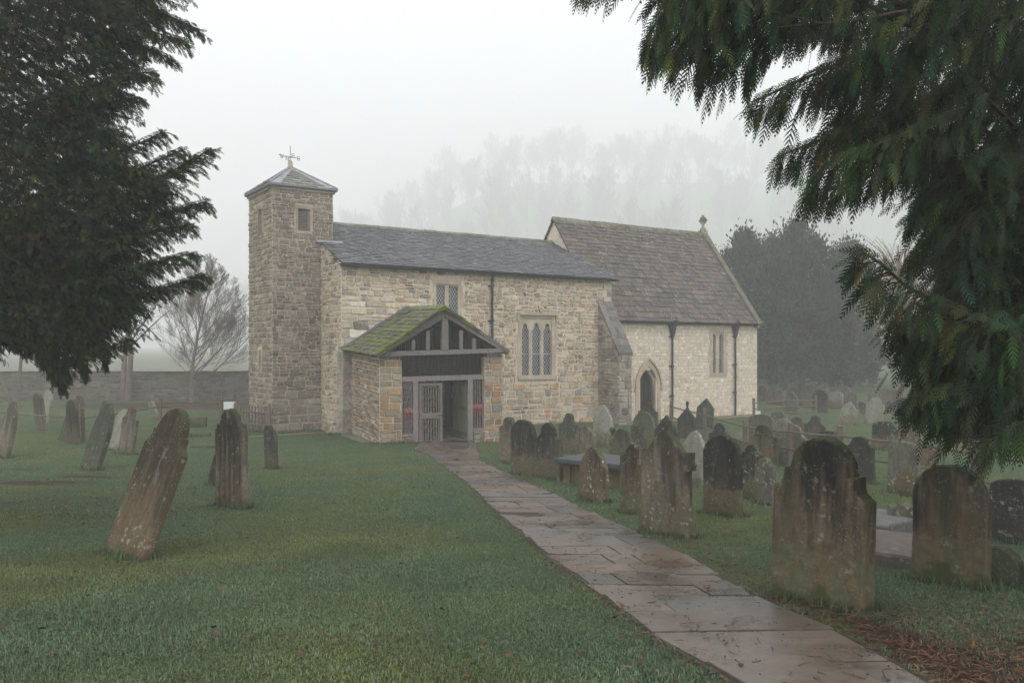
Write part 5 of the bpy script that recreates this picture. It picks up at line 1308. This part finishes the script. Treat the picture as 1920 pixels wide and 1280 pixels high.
def board(px, py, w, h, zup, lab, m='white'):
    X, Y = at(px, py); root = empty('notice_sign', (X, Y, float(G(X, Y)))); tag(root, lab, 'sign')
    mb = MB(); mb.box((-w/2, -.02, zup), (w/2, 0, zup+h)); mb.build('board', M[m], root)
    mb = MB(); mb.box((-.035, .001, -.3), (.035, .05, zup+h*.9)); mb.build('post', M['fence'], root)
    return root
board(431, 792, .46, .28, .50, 'small white notice board at the end of the picket fence')
b_ = board(1420, 790, .26, .22, .22, 'pair of small white notices beside the chancel corner')
# pale wall label stones
# churchyard wall behind
def yard_wall(pts, h, lab):
    g = [np.array(p) for p in pts]; mb = MB(); st = MB(); rr = random.Random(4)
    for a, b in zip(g, g[1:]):
        fr = Fr(a, b-a); L = np.linalg.norm(b-a); zt = lambda u: float(G(*(a+(b-a)*u/L)))+h
        backing(mb, fr, 0, L, -3.2, zt, .5, brk=[L*i/6 for i in range(1, 6)], col=(.5, .5, .5))
        masonry(st, fr, 0, L, -2.95, max(zt(0), zt(L)), zt, (.11, .2), (.22, .6), 'yard', rr, pr=.04, rough=.02, split=.3)
        u = 0
        while u < L:
            w = rr.uniform(.4, .7); z = zt(u); st.hexa([fr.pt(x, zz, d) for zz in (z, z+.09) for x, d in ((u, -.56), (min(u+w, L)-.01, -.56), (min(u+w, L)-.01, .07), (u, .07))], tuple(c*.7 for c in pal('yard', rr))); u += w
    o = mb.build('churchyard_wall', M['mortar_grey']); tag(o, lab, 'wall')
    s = st.build('stonework', M['yardwall'], o); return o
yard_wall([(-34, 44.2), (-13.5, 46.5), (2, 48)], 1.45, 'long grey stone boundary wall behind the left lawn')
# path-edge: soft moss etc. left out
# ---------------------------------------------------------------- trees
def bare_tree(name, X, Y, H, r0, seed, lab, group=None, m='barebark', levels=4, spread=.55, up=.25, kids=6, trunk=.35, twist=.25, forks=1, minr=.004, fan=None):
    rr = random.Random(seed); z = float(G(X, Y)); tr = MB(); cr = MB()
    def grow(p, d, L, rad, lv, mb):
        n = max(3, int(5-lv)); pts = [p]; rs = [rad]; q = p; dd = d
        for i in range(n):
            dd = (dd+Vector((rr.gauss(0, twist), rr.gauss(0, twist), rr.gauss(0, twist)*.6+up*.3))*.35).normalized(); q = q+dd*L/n
            pts.append(q); rs.append(max(minr, rad*(1-.78*(i+1)/n)))
        mb.tube(pts, rs, 7 if lv == 0 else 4 if lv < 3 else 3)
        if lv >= levels: return
        k = kids if lv < levels-1 else kids+2
        if lv == 0: k = int(kids*2.6)
        for j in range(k):
            t = trunk+(1-trunk)*(j+rr.random())/k if lv == 0 else .18+.8*(j+rr.random())/k
            f = t*n; i = min(int(f), n-1); b = pts[i].lerp(pts[i+1], f-i)
            ax = (pts[i+1]-pts[i]).normalized(); o = ax.orthogonal().normalized(); o.rotate(Matrix.Rotation(rr.uniform(0, 6.283), 3, ax))
            sp = spread*rr.uniform(.75, 1.3)
            if lv == 0 and fan: sp = fan[0]+(fan[1]-fan[0])*t
            nd = (ax*math.cos(sp)+o*math.sin(sp)+Vector((0, 0, up*.4))).normalized()
            ln = L*(.55 if lv else .62)*rr.uniform(.7, 1.15)*(1.15-.75*t if lv == 0 else 1.1-.5*t)
            grow(b, nd, ln, max(minr, rs[min(i+1, len(rs)-1)]*rr.uniform(.45, .62)), lv+1, cr)
    for f in range(forks):
        d = Vector((0, 0, 1)) if forks == 1 else Vector((-.22+.36*f, .05, 1)).normalized()
        grow(Vector((X+(f-.5)*.12*(forks > 1), Y, z-.3)), d, H*(1 if f == 0 else .92), r0, 0, tr)
    root = empty(name, (X, Y, z)); tag(root, lab, 'tree', group)
    for q, nm in ((tr, 'trunk'), (cr, 'crown')): q.build(nm, M[m], None, loc=(X, Y, z)).parent = root
    for c in root.children: c.location = (0, 0, 0)
    return root
def copy_tree(root, X, Y, rz, sc):
    c = root.copy(); COL.objects.link(c); c.location = (X, Y, float(G(X, Y))-.2); c.rotation_euler = (0, 0, rz); c.scale = (sc*.95, sc*.95, sc)
    for ch in root.children:
        k = ch.copy(); COL.objects.link(k); k.parent = c; k.location = (0, 0, 0)
    return c
bare_tree('bare_tree', *at(358, 755), 6.4, .12, 3, 'bare spreading tree in front of the boundary wall, left of the tower', levels=4, spread=.5, up=.35, kids=9, trunk=.14, fan=(1.25, .4), twist=.16, minr=.0033)
bare_tree('bare_tree', *at(236, 752), 7.0, .19, 8, 'twin-stemmed bare tree by the boundary wall under the conifer', levels=3, spread=.8, up=.3, kids=4, trunk=.45, forks=2)
bare_tree('bare_tree', *at(28, 760), 5.6, .11, 5, 'slim bare tree by the boundary wall at the far left', levels=3, spread=.6, up=.3, kids=4, trunk=.4, forks=2)
# pale weeping tree, right background
def weeping(X, Y, H, lab):
    rr = random.Random(2); z = float(G(X, Y)); root = empty('weeping_tree', (X, Y, z)); tag(root, lab, 'tree')
    tr = MB(); cr = MB(); tr.tube([(0, 0, -.3), (.1, 0, H*.3), (0, .1, H*.6), (.2, 0, H*.85)], [.22, .18, .12, .03], 8)
    for i in range(260):
        a = rr.uniform(0, 6.28); zz = H*rr.uniform(.45, .95); L = rr.uniform(.4, 2.3)*(1.1-.4*abs(zz/H-.65)); p0 = Vector((0, 0, zz*.75)); p1 = Vector((math.cos(a)*L, math.sin(a)*L, zz+.3))
        pts = [p0, p0.lerp(p1, .6)+Vector((0, 0, .3)), p1]; d = rr.uniform(.8, 3.4)
        pts += [p1+Vector((math.cos(a)*.25, math.sin(a)*.25, -d*.35)), p1+Vector((math.cos(a)*.3+rr.gauss(0, .1), math.sin(a)*.3+rr.gauss(0, .1), -d))]
        cr.tube(pts, [.025, .016, .011, .008, .006], 3, (1.5, 1.3, .9))
    tr.build('trunk', M['barebark'], root); cr.build('crown', M['pale_twig'], root)
M['pale_twig'] = m_plain('pale_twigs', (.11, .09, .06), .3, 6, .9)
wx = 1690; weeping((wx-CX)/F*50, 50, 9.5, 'pale weeping tree hanging behind the far headstones on the right')
# wood on the hill
protos = [bare_tree('woodland_tree', -100+k*7, 190, 18+k, .26, 40+k, 'leafless woodland tree fading into the fog on the hillside', 'bare trees of the hillside wood', levels=3, spread=.5, up=.4, kids=8, trunk=.25, minr=.034) for k in range(3)]
rr = random.Random(77); k = 0
spots = []
for row, (Y0, n) in enumerate(((480, 34), (575, 42), (670, 48), (765, 54))):
    for i in range(n):
        px = 330+1400*(i+rr.uniform(.1, .9))/n; Y = Y0+rr.uniform(-45, 45); spots.append((px, Y))
for i, (px, Y) in enumerate(spots):
    X = (px-CX)/F*Y; pr0 = protos[i % 3]; sc = rr.uniform(1.4, 2.3)*(.8 if px < 600 else 1)
    if i < 3: pr0.location = (X, Y, float(G(X, Y))-.2); pr0.scale = (sc,)*3
    else: copy_tree(pr0, X, Y, rr.uniform(0, 6.28), sc)
# evergreen yews behind the chancel
def yew(X, Y, H, W, seed, lab, n=42000):
    r2 = np.random.default_rng(seed); z = float(G(X, Y)); root = empty('yew_tree', (X, Y, z)); tag(root, lab, 'tree')
    K = 230; th = r2.random(K)*6.283; hh = r2.random(K)**.85; prof_ = np.sin(np.clip(hh*.93+.10, 0, 1)*math.pi)**.55*(1-.25*hh)
    rad = W/2*prof_*(.5+.55*r2.random(K)); cx = np.cos(th)*rad; cy = np.sin(th)*rad; cz = .4+hh*(H-.9)
    cr_ = (.45+.75*r2.random(K))*W/9; shade = .35+1.15*r2.random(K)
    i = r2.integers(0, K, n); d = r2.normal(0, 1, (n, 3)); d /= np.linalg.norm(d, axis=1, keepdims=True); q = np.abs(r2.normal(0, .62, n))[:, None]
    pos = np.stack([cx, cy, cz], 1)[i]+d*q*cr_[i][:, None]*np.array([1, 1, 1.25]); pos[:, 2] = np.maximum(pos[:, 2], .1)
    up = d*.7+np.array([0, 0, .75])+r2.normal(0, .4, (n, 3))
    tv = np.array([[-.5, 0, 0], [-.1, .28, .05], [.1, -.26, .05], [.6, 0, 0]]); tt = np.array([[0, 2, 1], [1, 2, 3]])
    V, T = scatter(tv, tt, pos, up, r2.normal(0, 1, (n, 3)), .14+.18*r2.random(n))
    c = np.array([.038, .050, .034])[None]*(shade[i]*(.7+.6*r2.random(n)))[:, None]; c[:, 0] += .010*(r2.random(n) < .3)
    np_mesh('crown', V, T, M['foliage'], np.repeat(c, 4, 0), root)
    tr = MB(); tr.tube([(0, 0, -.3), (0.1, 0, 1), (0, 0, H*.5), (0, 0, H*.85)], [.4, .33, .2, .05], 8)
    for k in range(0, K, 2): tr.tube([(0, 0, cz[k]*.6), (cx[k]*.6, cy[k]*.6, cz[k]*.85), (cx[k], cy[k], cz[k])], [.07, .05, .02], 4)
    tr.build('trunk', M['bark'], root)
for px, Y, H, W, sd_, lab in ((1395, 58, 10.8, 6.4, 1, 'dark bushy yew rising directly behind the chancel gable'), (1497, 55, 10.9, 7.0, 2, 'broad dark yew with rounded crown behind the far headstones'),
                            (1590, 60, 10.2, 6.8, 3, 'dark yew at the right end of the evergreen clump'), (1450, 66, 11.2, 6.5, 4, 'dark yew filling the gap behind the other evergreens'), (1330, 70, 8.5, 5, 9, 'smaller yew half hidden behind the chancel roof'), (1800, 62, 9, 7, 6, 'dark evergreen beyond the drooping conifer at the right')):
    yew((px-CX)/F*Y, Y, H, W, sd_, lab)

# ---------------------------------------------------------------- near conifers
def flatspray(n, sub, w=.30, ang=48, lw=.011):
    """template of a flat frond: axis along +x (0..1), thin leaflets on both sides"""
    v, t = [], []
    def leaf(p, q, w0):
        p, q = np.array(p), np.array(q); d = q-p; nn = np.array([-d[1], d[0], 0]); nn = nn/np.linalg.norm(nn)*w0; i = len(v)
        m = p+d*.45; v.extend([p-nn*.5, p+nn*.5, m+nn*.8, m-nn*.8, q]); t.extend([[i, i+1, i+2], [i, i+2, i+3], [i+3, i+2, i+4]])
    leaf((0, 0, 0), (1, 0, -.05), .012)
    for i in range(n):
        x = .06+.88*(i/n); L = w*(math.sin(math.pi*min(1, (x+.12)))**.7)*(1.05-.55*x)
        for s in (-1, 1):
            a = R(ang-14*x)*s; p = np.array([x, 0, -.05*x]); q = p+np.array([math.cos(a)*L, math.sin(a)*L, -.06*L]); leaf(p, q, lw)
            for k in range(sub):
                tt_ = (k+1)/(sub+1); b = p+(q-p)*tt_
                for s2 in (-1, 1):
                    a2 = a+s2*R(38); l2 = L*.34*(1.1-tt_); leaf(b, b+np.array([math.cos(a2)*l2, math.sin(a2)*l2, 0]), lw*.75)
    return np.array(v, float), np.array(t)
def in_poly(px, py, poly):
    c = np.zeros(len(px), bool); n = len(poly)
    for i in range(n):
        x0, y0 = poly[i]; x1, y1 = poly[(i+1) % n]
        k = ((y0 > py) != (y1 > py)) & (px < (x1-x0)*(py-y0)/(y1-y0+1e-9)+x0); c ^= k
    return c
def conifer(name, lab, trunk_xy, trunk_h, tr_r, boughs, mass, tmpl, seed, cfg):
    r2 = np.random.default_rng(seed); rr = random.Random(seed)
    X, Y = trunk_xy; z = float(G(X, Y)); root = empty(name, (X, Y, z)); tag(root, lab, 'tree')
    pos, ax, sd, sc, sh = [], [], [], [], []
    wood = MB(); wood.tube([(X, Y, z-.4), (X, Y, z+trunk_h*.4), (X+.05, Y, z+trunk_h)], [tr_r, tr_r*.75, tr_r*.2], 12)
    limbs = MB()
    def put(p, d, L, col, tang):
        pos.append(p); ax.append(d); sc.append(L); sh.append(col)
        s = np.array(tang)+r2.normal(0, cfg['roll'], 3); sd.append(s)
    for (pts, hang, dens, tip) in boughs:
        q = [np.array(P(*p)) for p in pts]
        q0 = np.array([X, Y, q[0][2]-.3]);
        if np.linalg.norm(q[0]-q0) > .2 and pts[0][1] < 430: limbs.tube([q0, (q0+q[0])/2, q[0]], [.03, .025, .014], 6)
        seg = [np.linalg.norm(b-a) for a, b in zip(q, q[1:])]; Lt = sum(seg)
        limbs.tube([tuple(a) for a in q], [.013*(1-.85*i/(len(q)-1))+.003 for i in range(len(q))], 5)
        m = max(3, int(Lt*dens*cfg['dm'])); cum = np.cumsum([0]+seg)
        for j in range(m):
            s = Lt*(j+r2.random())/m; i = min(np.searchsorted(cum, s, side='right')-1, len(seg)-1); f = (s-cum[i])/seg[i]
            p = q[i]*(1-f)+q[i+1]*f; tg = (q[i+1]-q[i])/seg[i]; tt_ = s/Lt
            prof_ = (np.interp(tt_, [0, .35, .85, 1], [1, 1, .75, .28]))
            # side twig, carrying hanging fronds
            sdir = np.array([0, 1, 0])*(1 if r2.random() < .5 else -1); tw = hang*prof_*(.35+.75*r2.random())
            d0 = tg*cfg['fwd']+sdir*r2.uniform(0, cfg['side'])+np.array([0, 0, cfg['up']*r2.uniform(-.4, 1)]); d0 /= np.linalg.norm(d0)
            c = tuple(cc*r2.uniform(.6, 1.35) for cc in (rr.choice(cfg['cols'])))
            n = max(2, int(tw/cfg['step'])); p_ = p.copy(); d_ = d0; tp = [tuple(p_)]
            for k in range(n):
                d_ = d_+np.array([0, 0, -cfg['droop']])/n*1.4; d_ /= np.linalg.norm(d_); p_ = p_+d_*tw/n; tp.append(tuple(p_))
                fd = d_*.55+np.array([0, 0, -cfg['fall']])+r2.normal(0, .22, 3)+tg*.25
                fd = fd+r2.normal(0, cfg.get('rnd', 0), 3); put(p_, fd, cfg['L']*(.65+.6*r2.random())*(1.0-.25*(k/n)), tuple(cc*q_c for cc, q_c in zip(c, [r2.uniform(.6, 1.45)]*3)), tg if r2.random() < .75 else sdir)
            if r2.random() < .6: limbs.tube(tp, [.006]+[.004]*(len(tp)-1), 3)
            put(p+np.array([0, -.03, .03]), tg*.6+np.array([r2.normal(0, .2), -.25, -.35]), cfg['L']*r2.uniform(.7, 1.0), c, tg)
            put(p_, d_+np.array([0, 0, -.25]), cfg['L']*r2.uniform(.8, 1.15), c, tg)
        put(q[-1], tg+np.array([0, 0, tip]), cfg['L']*1.0, c, np.array([0, 0, 1.]))
        for _ in range(3): put(q[-1]-tg*.03, tg+r2.normal(0, .3, 3), cfg['L']*.8, c, np.array([0, 0, 1.]))
    for (poly, n, Y0, Y1, shade) in mass:
        x0, x1 = min(p[0] for p in poly), max(p[0] for p in poly); y0, y1 = min(p[1] for p in poly), max(p[1] for p in poly)
        got = 0
        while got < n:
            cx_, cy_ = r2.uniform(x0, x1, 400), r2.uniform(y0, y1, 400); k = in_poly(cx_, cy_, poly); cx_, cy_ = cx_[k], cy_[k]
            for a, b in zip(cx_, cy_):
                if got >= n: break
                yy_ = r2.uniform(Y0, Y1); p = np.array(P(a, b, yy_)); th = r2.uniform(0, 6.28); d = np.array([cfg['out']*abs(math.cos(th)), math.sin(th)*.8, r2.uniform(-.3, .3)])
                c = tuple(cc*r2.uniform(.6, 1.3)*shade for cc in (rr.choice(cfg['cols']))); L = cfg['mL']*r2.uniform(.6, 1.4); m = cfg['mN']; tp = [tuple(p)]
                for k in range(m):
                    d = d+np.array([0, 0, -cfg['droop']])/m; d /= np.linalg.norm(d); p = p+d*L/m; tp.append(tuple(p))
                    put(p.copy(), d*.6+np.array([0, 0, -cfg['fall']])+r2.normal(0, .3, 3), cfg['L']*r2.uniform(.7, 1.35), c, r2.normal(0, 1, 3) if r2.random() < .5 else np.array([1., .2, 0]))
                if got % 3 == 0: limbs.tube(tp, .005, 3)
                got += 1
    pos, ax, sd, sc, sh = map(np.array, (pos, ax, sd, sc, sh))
    V, T = scatter(tmpl[0], tmpl[1], pos, ax, sd, np.stack([sc, sc*cfg['wide'], sc], 1))
    # droop along each frond
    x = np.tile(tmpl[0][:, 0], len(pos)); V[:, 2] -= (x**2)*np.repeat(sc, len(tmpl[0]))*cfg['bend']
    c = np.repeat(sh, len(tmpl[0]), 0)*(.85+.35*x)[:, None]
    print(name, len(pos), 'fronds', len(T), 'tris')
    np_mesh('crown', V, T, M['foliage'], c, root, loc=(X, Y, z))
    root.children[-1].location = (0, 0, 0)
    for q_, nm in ((wood, 'trunk'), (limbs, 'branches')): o = q_.build(nm, M['darkbark'], None, loc=(X, Y, z)); o.parent = root; o.location = (0, 0, 0)
    return root
TW_ = lambda X, Y: (X, Y)
cyp = dict(cols=[(.024, .040, .018), (.018, .031, .016), (.030, .045, .016), (.022, .040, .022), (.018, .032, .015), (.048, .066, .020)], L=.165, step=.062, fwd=.9, side=.9, up=.1, droop=.95, fall=.42, roll=.45, bend=.22, wide=1.0, out=-.7, mL=.34, mN=5, dm=1.15)
yR = [  # points of each bough (px, py, depth), hanging length in metres, twigs per metre, tip lift
 ([(1560, -194, 5.6), (1334, -134, 5.3), (1189, -84, 5.2), (1089, -34, 5.1)], 0.22, 42, -.3),
 ([(1640, -174, 5.4), (1404, -84, 5.0), (1279, -24, 4.9), (1214, 66, 4.8)], 0.30, 50, -.6),
 ([(1500, -84, 4.9), (1344, -4, 4.9), (1274, 66, 4.9), (1229, 106, 4.9)], 0.23, 44, -.7),
 ([(1640, -84, 5.6), (1493, -34, 5.4), (1427, 46, 5.3), (1340, 86, 5.3), (1314, 126, 5.3)], 0.27, 46, -.7),
 ([(1600, -4, 5.2), (1484, 36, 5.2), (1429, 76, 5.2), (1404, 126, 5.2)], 0.26, 34, -.7),
 ([(1780, 36, 5.4), (1604, 106, 5.2), (1489, 156, 5.1), (1414, 190, 5.0)], 0.26, 46, -.3),
 ([(1800, -24, 6.0), (1644, 16, 5.8), (1539, 26, 5.8), (1476, 36, 5.7)], 0.29, 40, -.4),
 ([(1820, 146, 5.5), (1644, 226, 5.2), (1529, 266, 5.1), (1464, 292, 5.0)], 0.24, 46, -.2),
 ([(1850, 186, 4.9), (1664, 266, 4.7), (1549, 306, 4.7), (1514, 346, 4.7)], 0.22, 44, -.5),
 ([(1820, 226, 5.3), (1704, 306, 5.3), (1609, 336, 5.3), (1534, 364, 5.3)], 0.14, 42, -.3),
 ([(1900, 306, 5.6), (1784, 356, 5.4), (1729, 386, 5.4), (1704, 406, 5.4)], 0.19, 40, -.4),
 ([(1920, 376, 5.2), (1804, 416, 5.1), (1749, 436, 5.1), (1714, 468, 5.1)], 0.20, 42, -.4),
 ([(1940, 496, 5.4), (1844, 506, 5.3), (1779, 516, 5.3), (1752, 546, 5.3)], 0.19, 36, -.4),
 ([(1960, 658, 4.6), (1832, 598, 4.5), (1765, 570, 4.5), (1698, 536, 4.45), (1651, 493, 4.4), (1622, 476, 4.4)], 0.22, 62, -.2),
 ([(1930, 618, 4.9), (1804, 608, 4.8), (1729, 598, 4.8), (1669, 613, 4.8)], 0.17, 46, -.3),
 ([(1950, 658, 5.2), (1844, 658, 5.1), (1759, 648, 5.1), (1704, 658, 5.1)], 0.19, 46, -.4),
 ([(1990, 698, 4.6), (1864, 718, 4.5), (1769, 728, 4.5), (1704, 748, 4.5)], 0.14, 50, -.1),
 ([(1990, 748, 4.9), (1904, 748, 4.9), (1809, 758, 4.9), (1754, 778, 4.9)], 0.16, 48, -.4),
 ([(1990, 758, 4.3), (1934, 788, 4.3), (1879, 808, 4.3), (1844, 838, 4.3)], 0.10, 40, -.4),
 ([(2010, 6, 4.2), (1864, 36, 4.1), (1769, 56, 4.0), (1714, 76, 4.0)], 0.19, 30, -.3),
 ([(2010, -84, 3.9), (1904, -54, 3.9), (1809, -34, 3.9), (1754, -14, 3.9)], 0.20, 30, -.4),
 ([(2000, 250, 5.3), (1880, 280, 5.2), (1790, 320, 5.2), (1730, 360, 5.2)], .26, 46, -.5),
 ([(2000, 340, 5.0), (1900, 370, 5.0), (1820, 410, 5.0), (1770, 450, 5.0)], .28, 46, -.5),
 ([(2000, 430, 5.2), (1920, 450, 5.2), (1840, 480, 5.2), (1780, 520, 5.2)], .26, 46, -.5),
]
massR = [
 ([(1800, 260), (2040, 260), (2040, 560), (1850, 540), (1800, 440)], 420, 4.8, 7.0, .8),
 ([(1790, 560), (2040, 560), (2040, 760), (1850, 750), (1780, 700)], 420, 4.4, 6.2, .9),
 ([(1480, -100), (2040, -100), (2040, 360), (1800, 340), (1740, 300), (1640, 270), (1590, 220), (1590, 130), (1600, 10), (1480, -20)], 1350, 4.9, 8.0, .75),
 ([(1820, 320), (2040, 320), (2040, 740), (1880, 740), (1830, 690), (1810, 600), (1850, 500), (1810, 420)], 1000, 4.9, 7.6, .7),
 ([(1260, -100), (1500, -100), (1460, 70), (1380, 100), (1290, 30)], 170, 4.9, 5.8, 1.0),
]
conifer('cypress_tree', 'huge drooping dark green conifer overhanging the path from the right', TW_(4.6, 6.8), 13, .42, yR, massR, flatspray(7, 0, .34, 42, .026), 5, cyp)
spr = dict(cols=[(.021, .033, .015), (.016, .026, .015), (.030, .041, .014), (.015, .026, .018), (.038, .044, .013)], L=.078, step=.026, fwd=1.0, side=.9, up=.25, droop=.6, fall=.12, roll=1.2, bend=.2, wide=1.0, out=.8, mL=.36, mN=12, rnd=.35, dm=2.2)
yL = [
 ([(106, -60, 9.6), (236, -20, 9.4), (316, 30, 9.3), (372, 55, 9.3)], .42, 30, .1),
 ([(126, 0, 9.3), (216, 10, 9.2), (286, 60, 9.1), (348, 78, 9.1)], .36, 28, .0),
 ([(106, 40, 9.8), (206, 60, 9.6), (286, 95, 9.5), (326, 113, 9.5)], .30, 28, .0),
 ([(66, 190, 9.2), (156, 170, 9.1), (226, 140, 9.0), (286, 135, 9.0)], .34, 28, .2),
 ([(46, 230, 9.6), (136, 210, 9.5), (206, 190, 9.4), (252, 184, 9.4)], .36, 28, .1),
 ([(46, 290, 9.2), (126, 270, 9.1), (176, 250, 9.1), (220, 243, 9.1)], .34, 28, .1),
 ([(46, 330, 9.5), (156, 305, 9.3), (236, 280, 9.2), (304, 249, 9.2)], .38, 30, .3),
 ([(76, 380, 9.3), (196, 340, 9.1), (276, 310, 9.0), (342, 281, 9.0)], .36, 32, .3),
 ([(106, 420, 9.0), (226, 370, 8.9), (316, 325, 8.8), (388, 284, 8.8)], .42, 36, .4),
 ([(126, 470, 9.4), (246, 420, 9.2), (326, 395, 9.2), (386, 378, 9.2)], .36, 30, .2),
 ([(116, 500, 9.1), (216, 450, 9.0), (296, 430, 9.0), (352, 422, 9.0)], .38, 30, .1),
 ([(106, 560, 9.0), (216, 510, 8.9), (296, 490, 8.8), (360, 475, 8.8)], .36, 34, .2),
 ([(96, 600, 9.2), (216, 565, 9.0), (306, 540, 8.9), (380, 517, 8.9)], .34, 34, .3),
 ([(66, 640, 9.2), (126, 610, 9.1), (176, 590, 9.0), (222, 590, 9.0)], .36, 32, .0),
 ([(106, 690, 8.8), (166, 660, 8.8), (206, 650, 8.8), (240, 637, 8.8)], .22, 34, .1),
 ([(-34, 560, 9.0), (36, 590, 8.9), (76, 640, 8.9), (106, 680, 8.9)], .40, 34, -.6),
 ([(6, 560, 8.8), (76, 580, 8.8), (116, 620, 8.7), (146, 660, 8.7)], .38, 32, -.6),
 ([(46, 540, 9.0), (116, 570, 9.0), (156, 610, 9.0), (180, 640, 9.0)], .36, 32, -.6),
 ([(-134, 500, 8.9), (-54, 560, 8.9), (-4, 620, 8.9), (26, 640, 8.9)], .30, 32, -.6),
 ([(40, 600, 8.8), (70, 650, 8.8), (98, 695, 8.7), (118, 722, 8.7)], .24, 60, -1),
 ([(10, 590, 8.9), (60, 620, 8.9), (100, 660, 8.8), (128, 700, 8.8)], .26, 55, -1),
 ([(130, 600, 8.8), (146, 640, 8.8), (156, 675, 8.8), (160, 700, 8.8)], .16, 60, -1),
 ([(150, 590, 8.9), (178, 625, 8.9), (192, 655, 8.9), (198, 680, 8.9)], .16, 60, -1),
 ([(90, 560, 9.0), (120, 600, 9.0), (140, 640, 9.0), (150, 660, 9.0)], .30, 55, -1),
]
massL = [
 ([(-330, -80), (310, -80), (290, 0), (250, 60), (230, 150), (190, 230), (220, 300), (300, 340), (300, 400), (240, 450), (250, 520), (240, 570), (180, 620), (140, 650), (60, 640), (-330, 620)], 8200, 8.9, 11.8, .9),
 ([(-330, 380), (170, 380), (200, 500), (160, 630), (100, 690), (40, 640), (-330, 630)], 2300, 8.7, 10.5, .85),
]
conifer('yew_like_conifer', 'huge dark conifer with upswept boughs filling the upper left', TW_(-8.0, 10.2), 15, .5, yL, massL, flatspray(5, 0, .42, 50, .065), 9, spr)
bpy.data.objects['yew_like_conifer'].name = 'conifer_tree'

# thin bare twigs at the top, in front of the drooping conifer
mb = MB()
def tw(pts, r0): 
    q = [P(*p) for p in pts]; mb.tube(q, [r0*(1-.7*i/(len(q)-1)) for i in range(len(q))], 5)
tw([(1470, -60, 5.2), (1456, 10, 5.2), (1430, 45, 5.2), (1395, 80, 5.2), (1340, 120, 5.2)], .012)
tw([(1700, 20, 5.1), (1600, 38, 5.1), (1500, 48, 5.1), (1430, 54, 5.1), (1385, 66, 5.1)], .009)
tw([(1380, -40, 5.0), (1420, 15, 5.0), (1480, 30, 5.0), (1560, 45, 5.0)], .007)
tw([(1420, -60, 5.0), (1405, 20, 5.0), (1385, 70, 5.0)], .005)
o = mb.build('bare_twigs', M['bark']); cy = bpy.data.objects['cypress_tree']; o.parent = cy; o.matrix_parent_inverse = Matrix.Translation(-cy.location)

# longer grass round the feet of the headstones and along walls
def tufts():
    B, W_ = [], []
    for X, Y, fw, W in FREE:
        if Y > 24: continue
        n = int((480 if Y < 14 else 220)*W*1.6)
        s = (nr.random(n)-.5)*(W+.12); o = nr.normal(0, .05, n)+np.where(nr.random(n) < .6, -.08, .08); nn = np.array([fw[1], -fw[0]])
        p = np.array([X, Y])+s[:, None]*fw+o[:, None]*nn; B.append(p)
    for a, b in ((S.pt(0, 0, .25)[:2], PB-np.array([.6, .2])), (TS.pt(-.2, 0, .2)[:2], TS.pt(2, 0, .1)[:2]), (PF-np.array([.1, .12]), PS.pt(.9, 0, .12)[:2])):
        n = 500; t = nr.random(n)[:, None]; B.append(np.array(a)*(1-t)+np.array(b)*t+nr.normal(0, .08, (n, 2)))
    p = np.concatenate(B); X, Y = p[:, 0], p[:, 1]; n = len(X); Z = G(X, Y); h = .05+.07*nr.random(n)**2; w = .0030+.00022*Y; a = nr.random(n)*6.283
    side = np.stack([np.cos(a), np.sin(a), 0*a], 1)*w[:, None]; f = np.stack([-np.sin(a), np.cos(a), 0*a], 1); ln = nr.random(n)[:, None]
    b = np.stack([X, Y, Z-.01], 1); mid = b+f*ln*h[:, None]*.3+np.array([0, 0, 1])*h[:, None]*.6; tip = b+f*ln*h[:, None]*.9+np.array([0, 0, 1])*h[:, None]*.95
    V = np.stack([b-side, b+side, mid-side*.7, mid+side*.7, tip], 1).reshape(-1, 3); T = (np.array([[0, 1, 3], [0, 3, 2], [2, 3, 4]])[None]+(np.arange(n)*5)[:, None, None]).reshape(-1, 3)
    c = np.array([.07, .115, .05])*(.5+.8*nr.random(n))[:, None]
    tag(np_mesh('long_grass', V, T, M['grassblade'], np.repeat(c, 5, 0)), 'longer unmown grass tufts round the feet of the headstones', 'grass', kind='stuff')
tufts()

# ---------------------------------------------------------------- fog
mb = MB(); mb.box((-700, -60, -5), (700, 1000, 215))
hz = mb.build('haze', bpy.data.materials.new('fog')); tag(hz, kind='stuff')
m = hz.data.materials[0]; m.use_nodes = True; t = m.node_tree; t.nodes.clear()
v = t.nodes.new('ShaderNodeVolumePrincipled'); v.inputs['Color'].default_value = (.985, .992, 1, 1); v.inputs['Density'].default_value = HAZE; v.inputs['Anisotropy'].default_value = 0.0
oo = t.nodes.new('ShaderNodeOutputMaterial'); t.links.new(v.outputs[0], oo.inputs['Volume'])
bpy.context.view_layer.update()
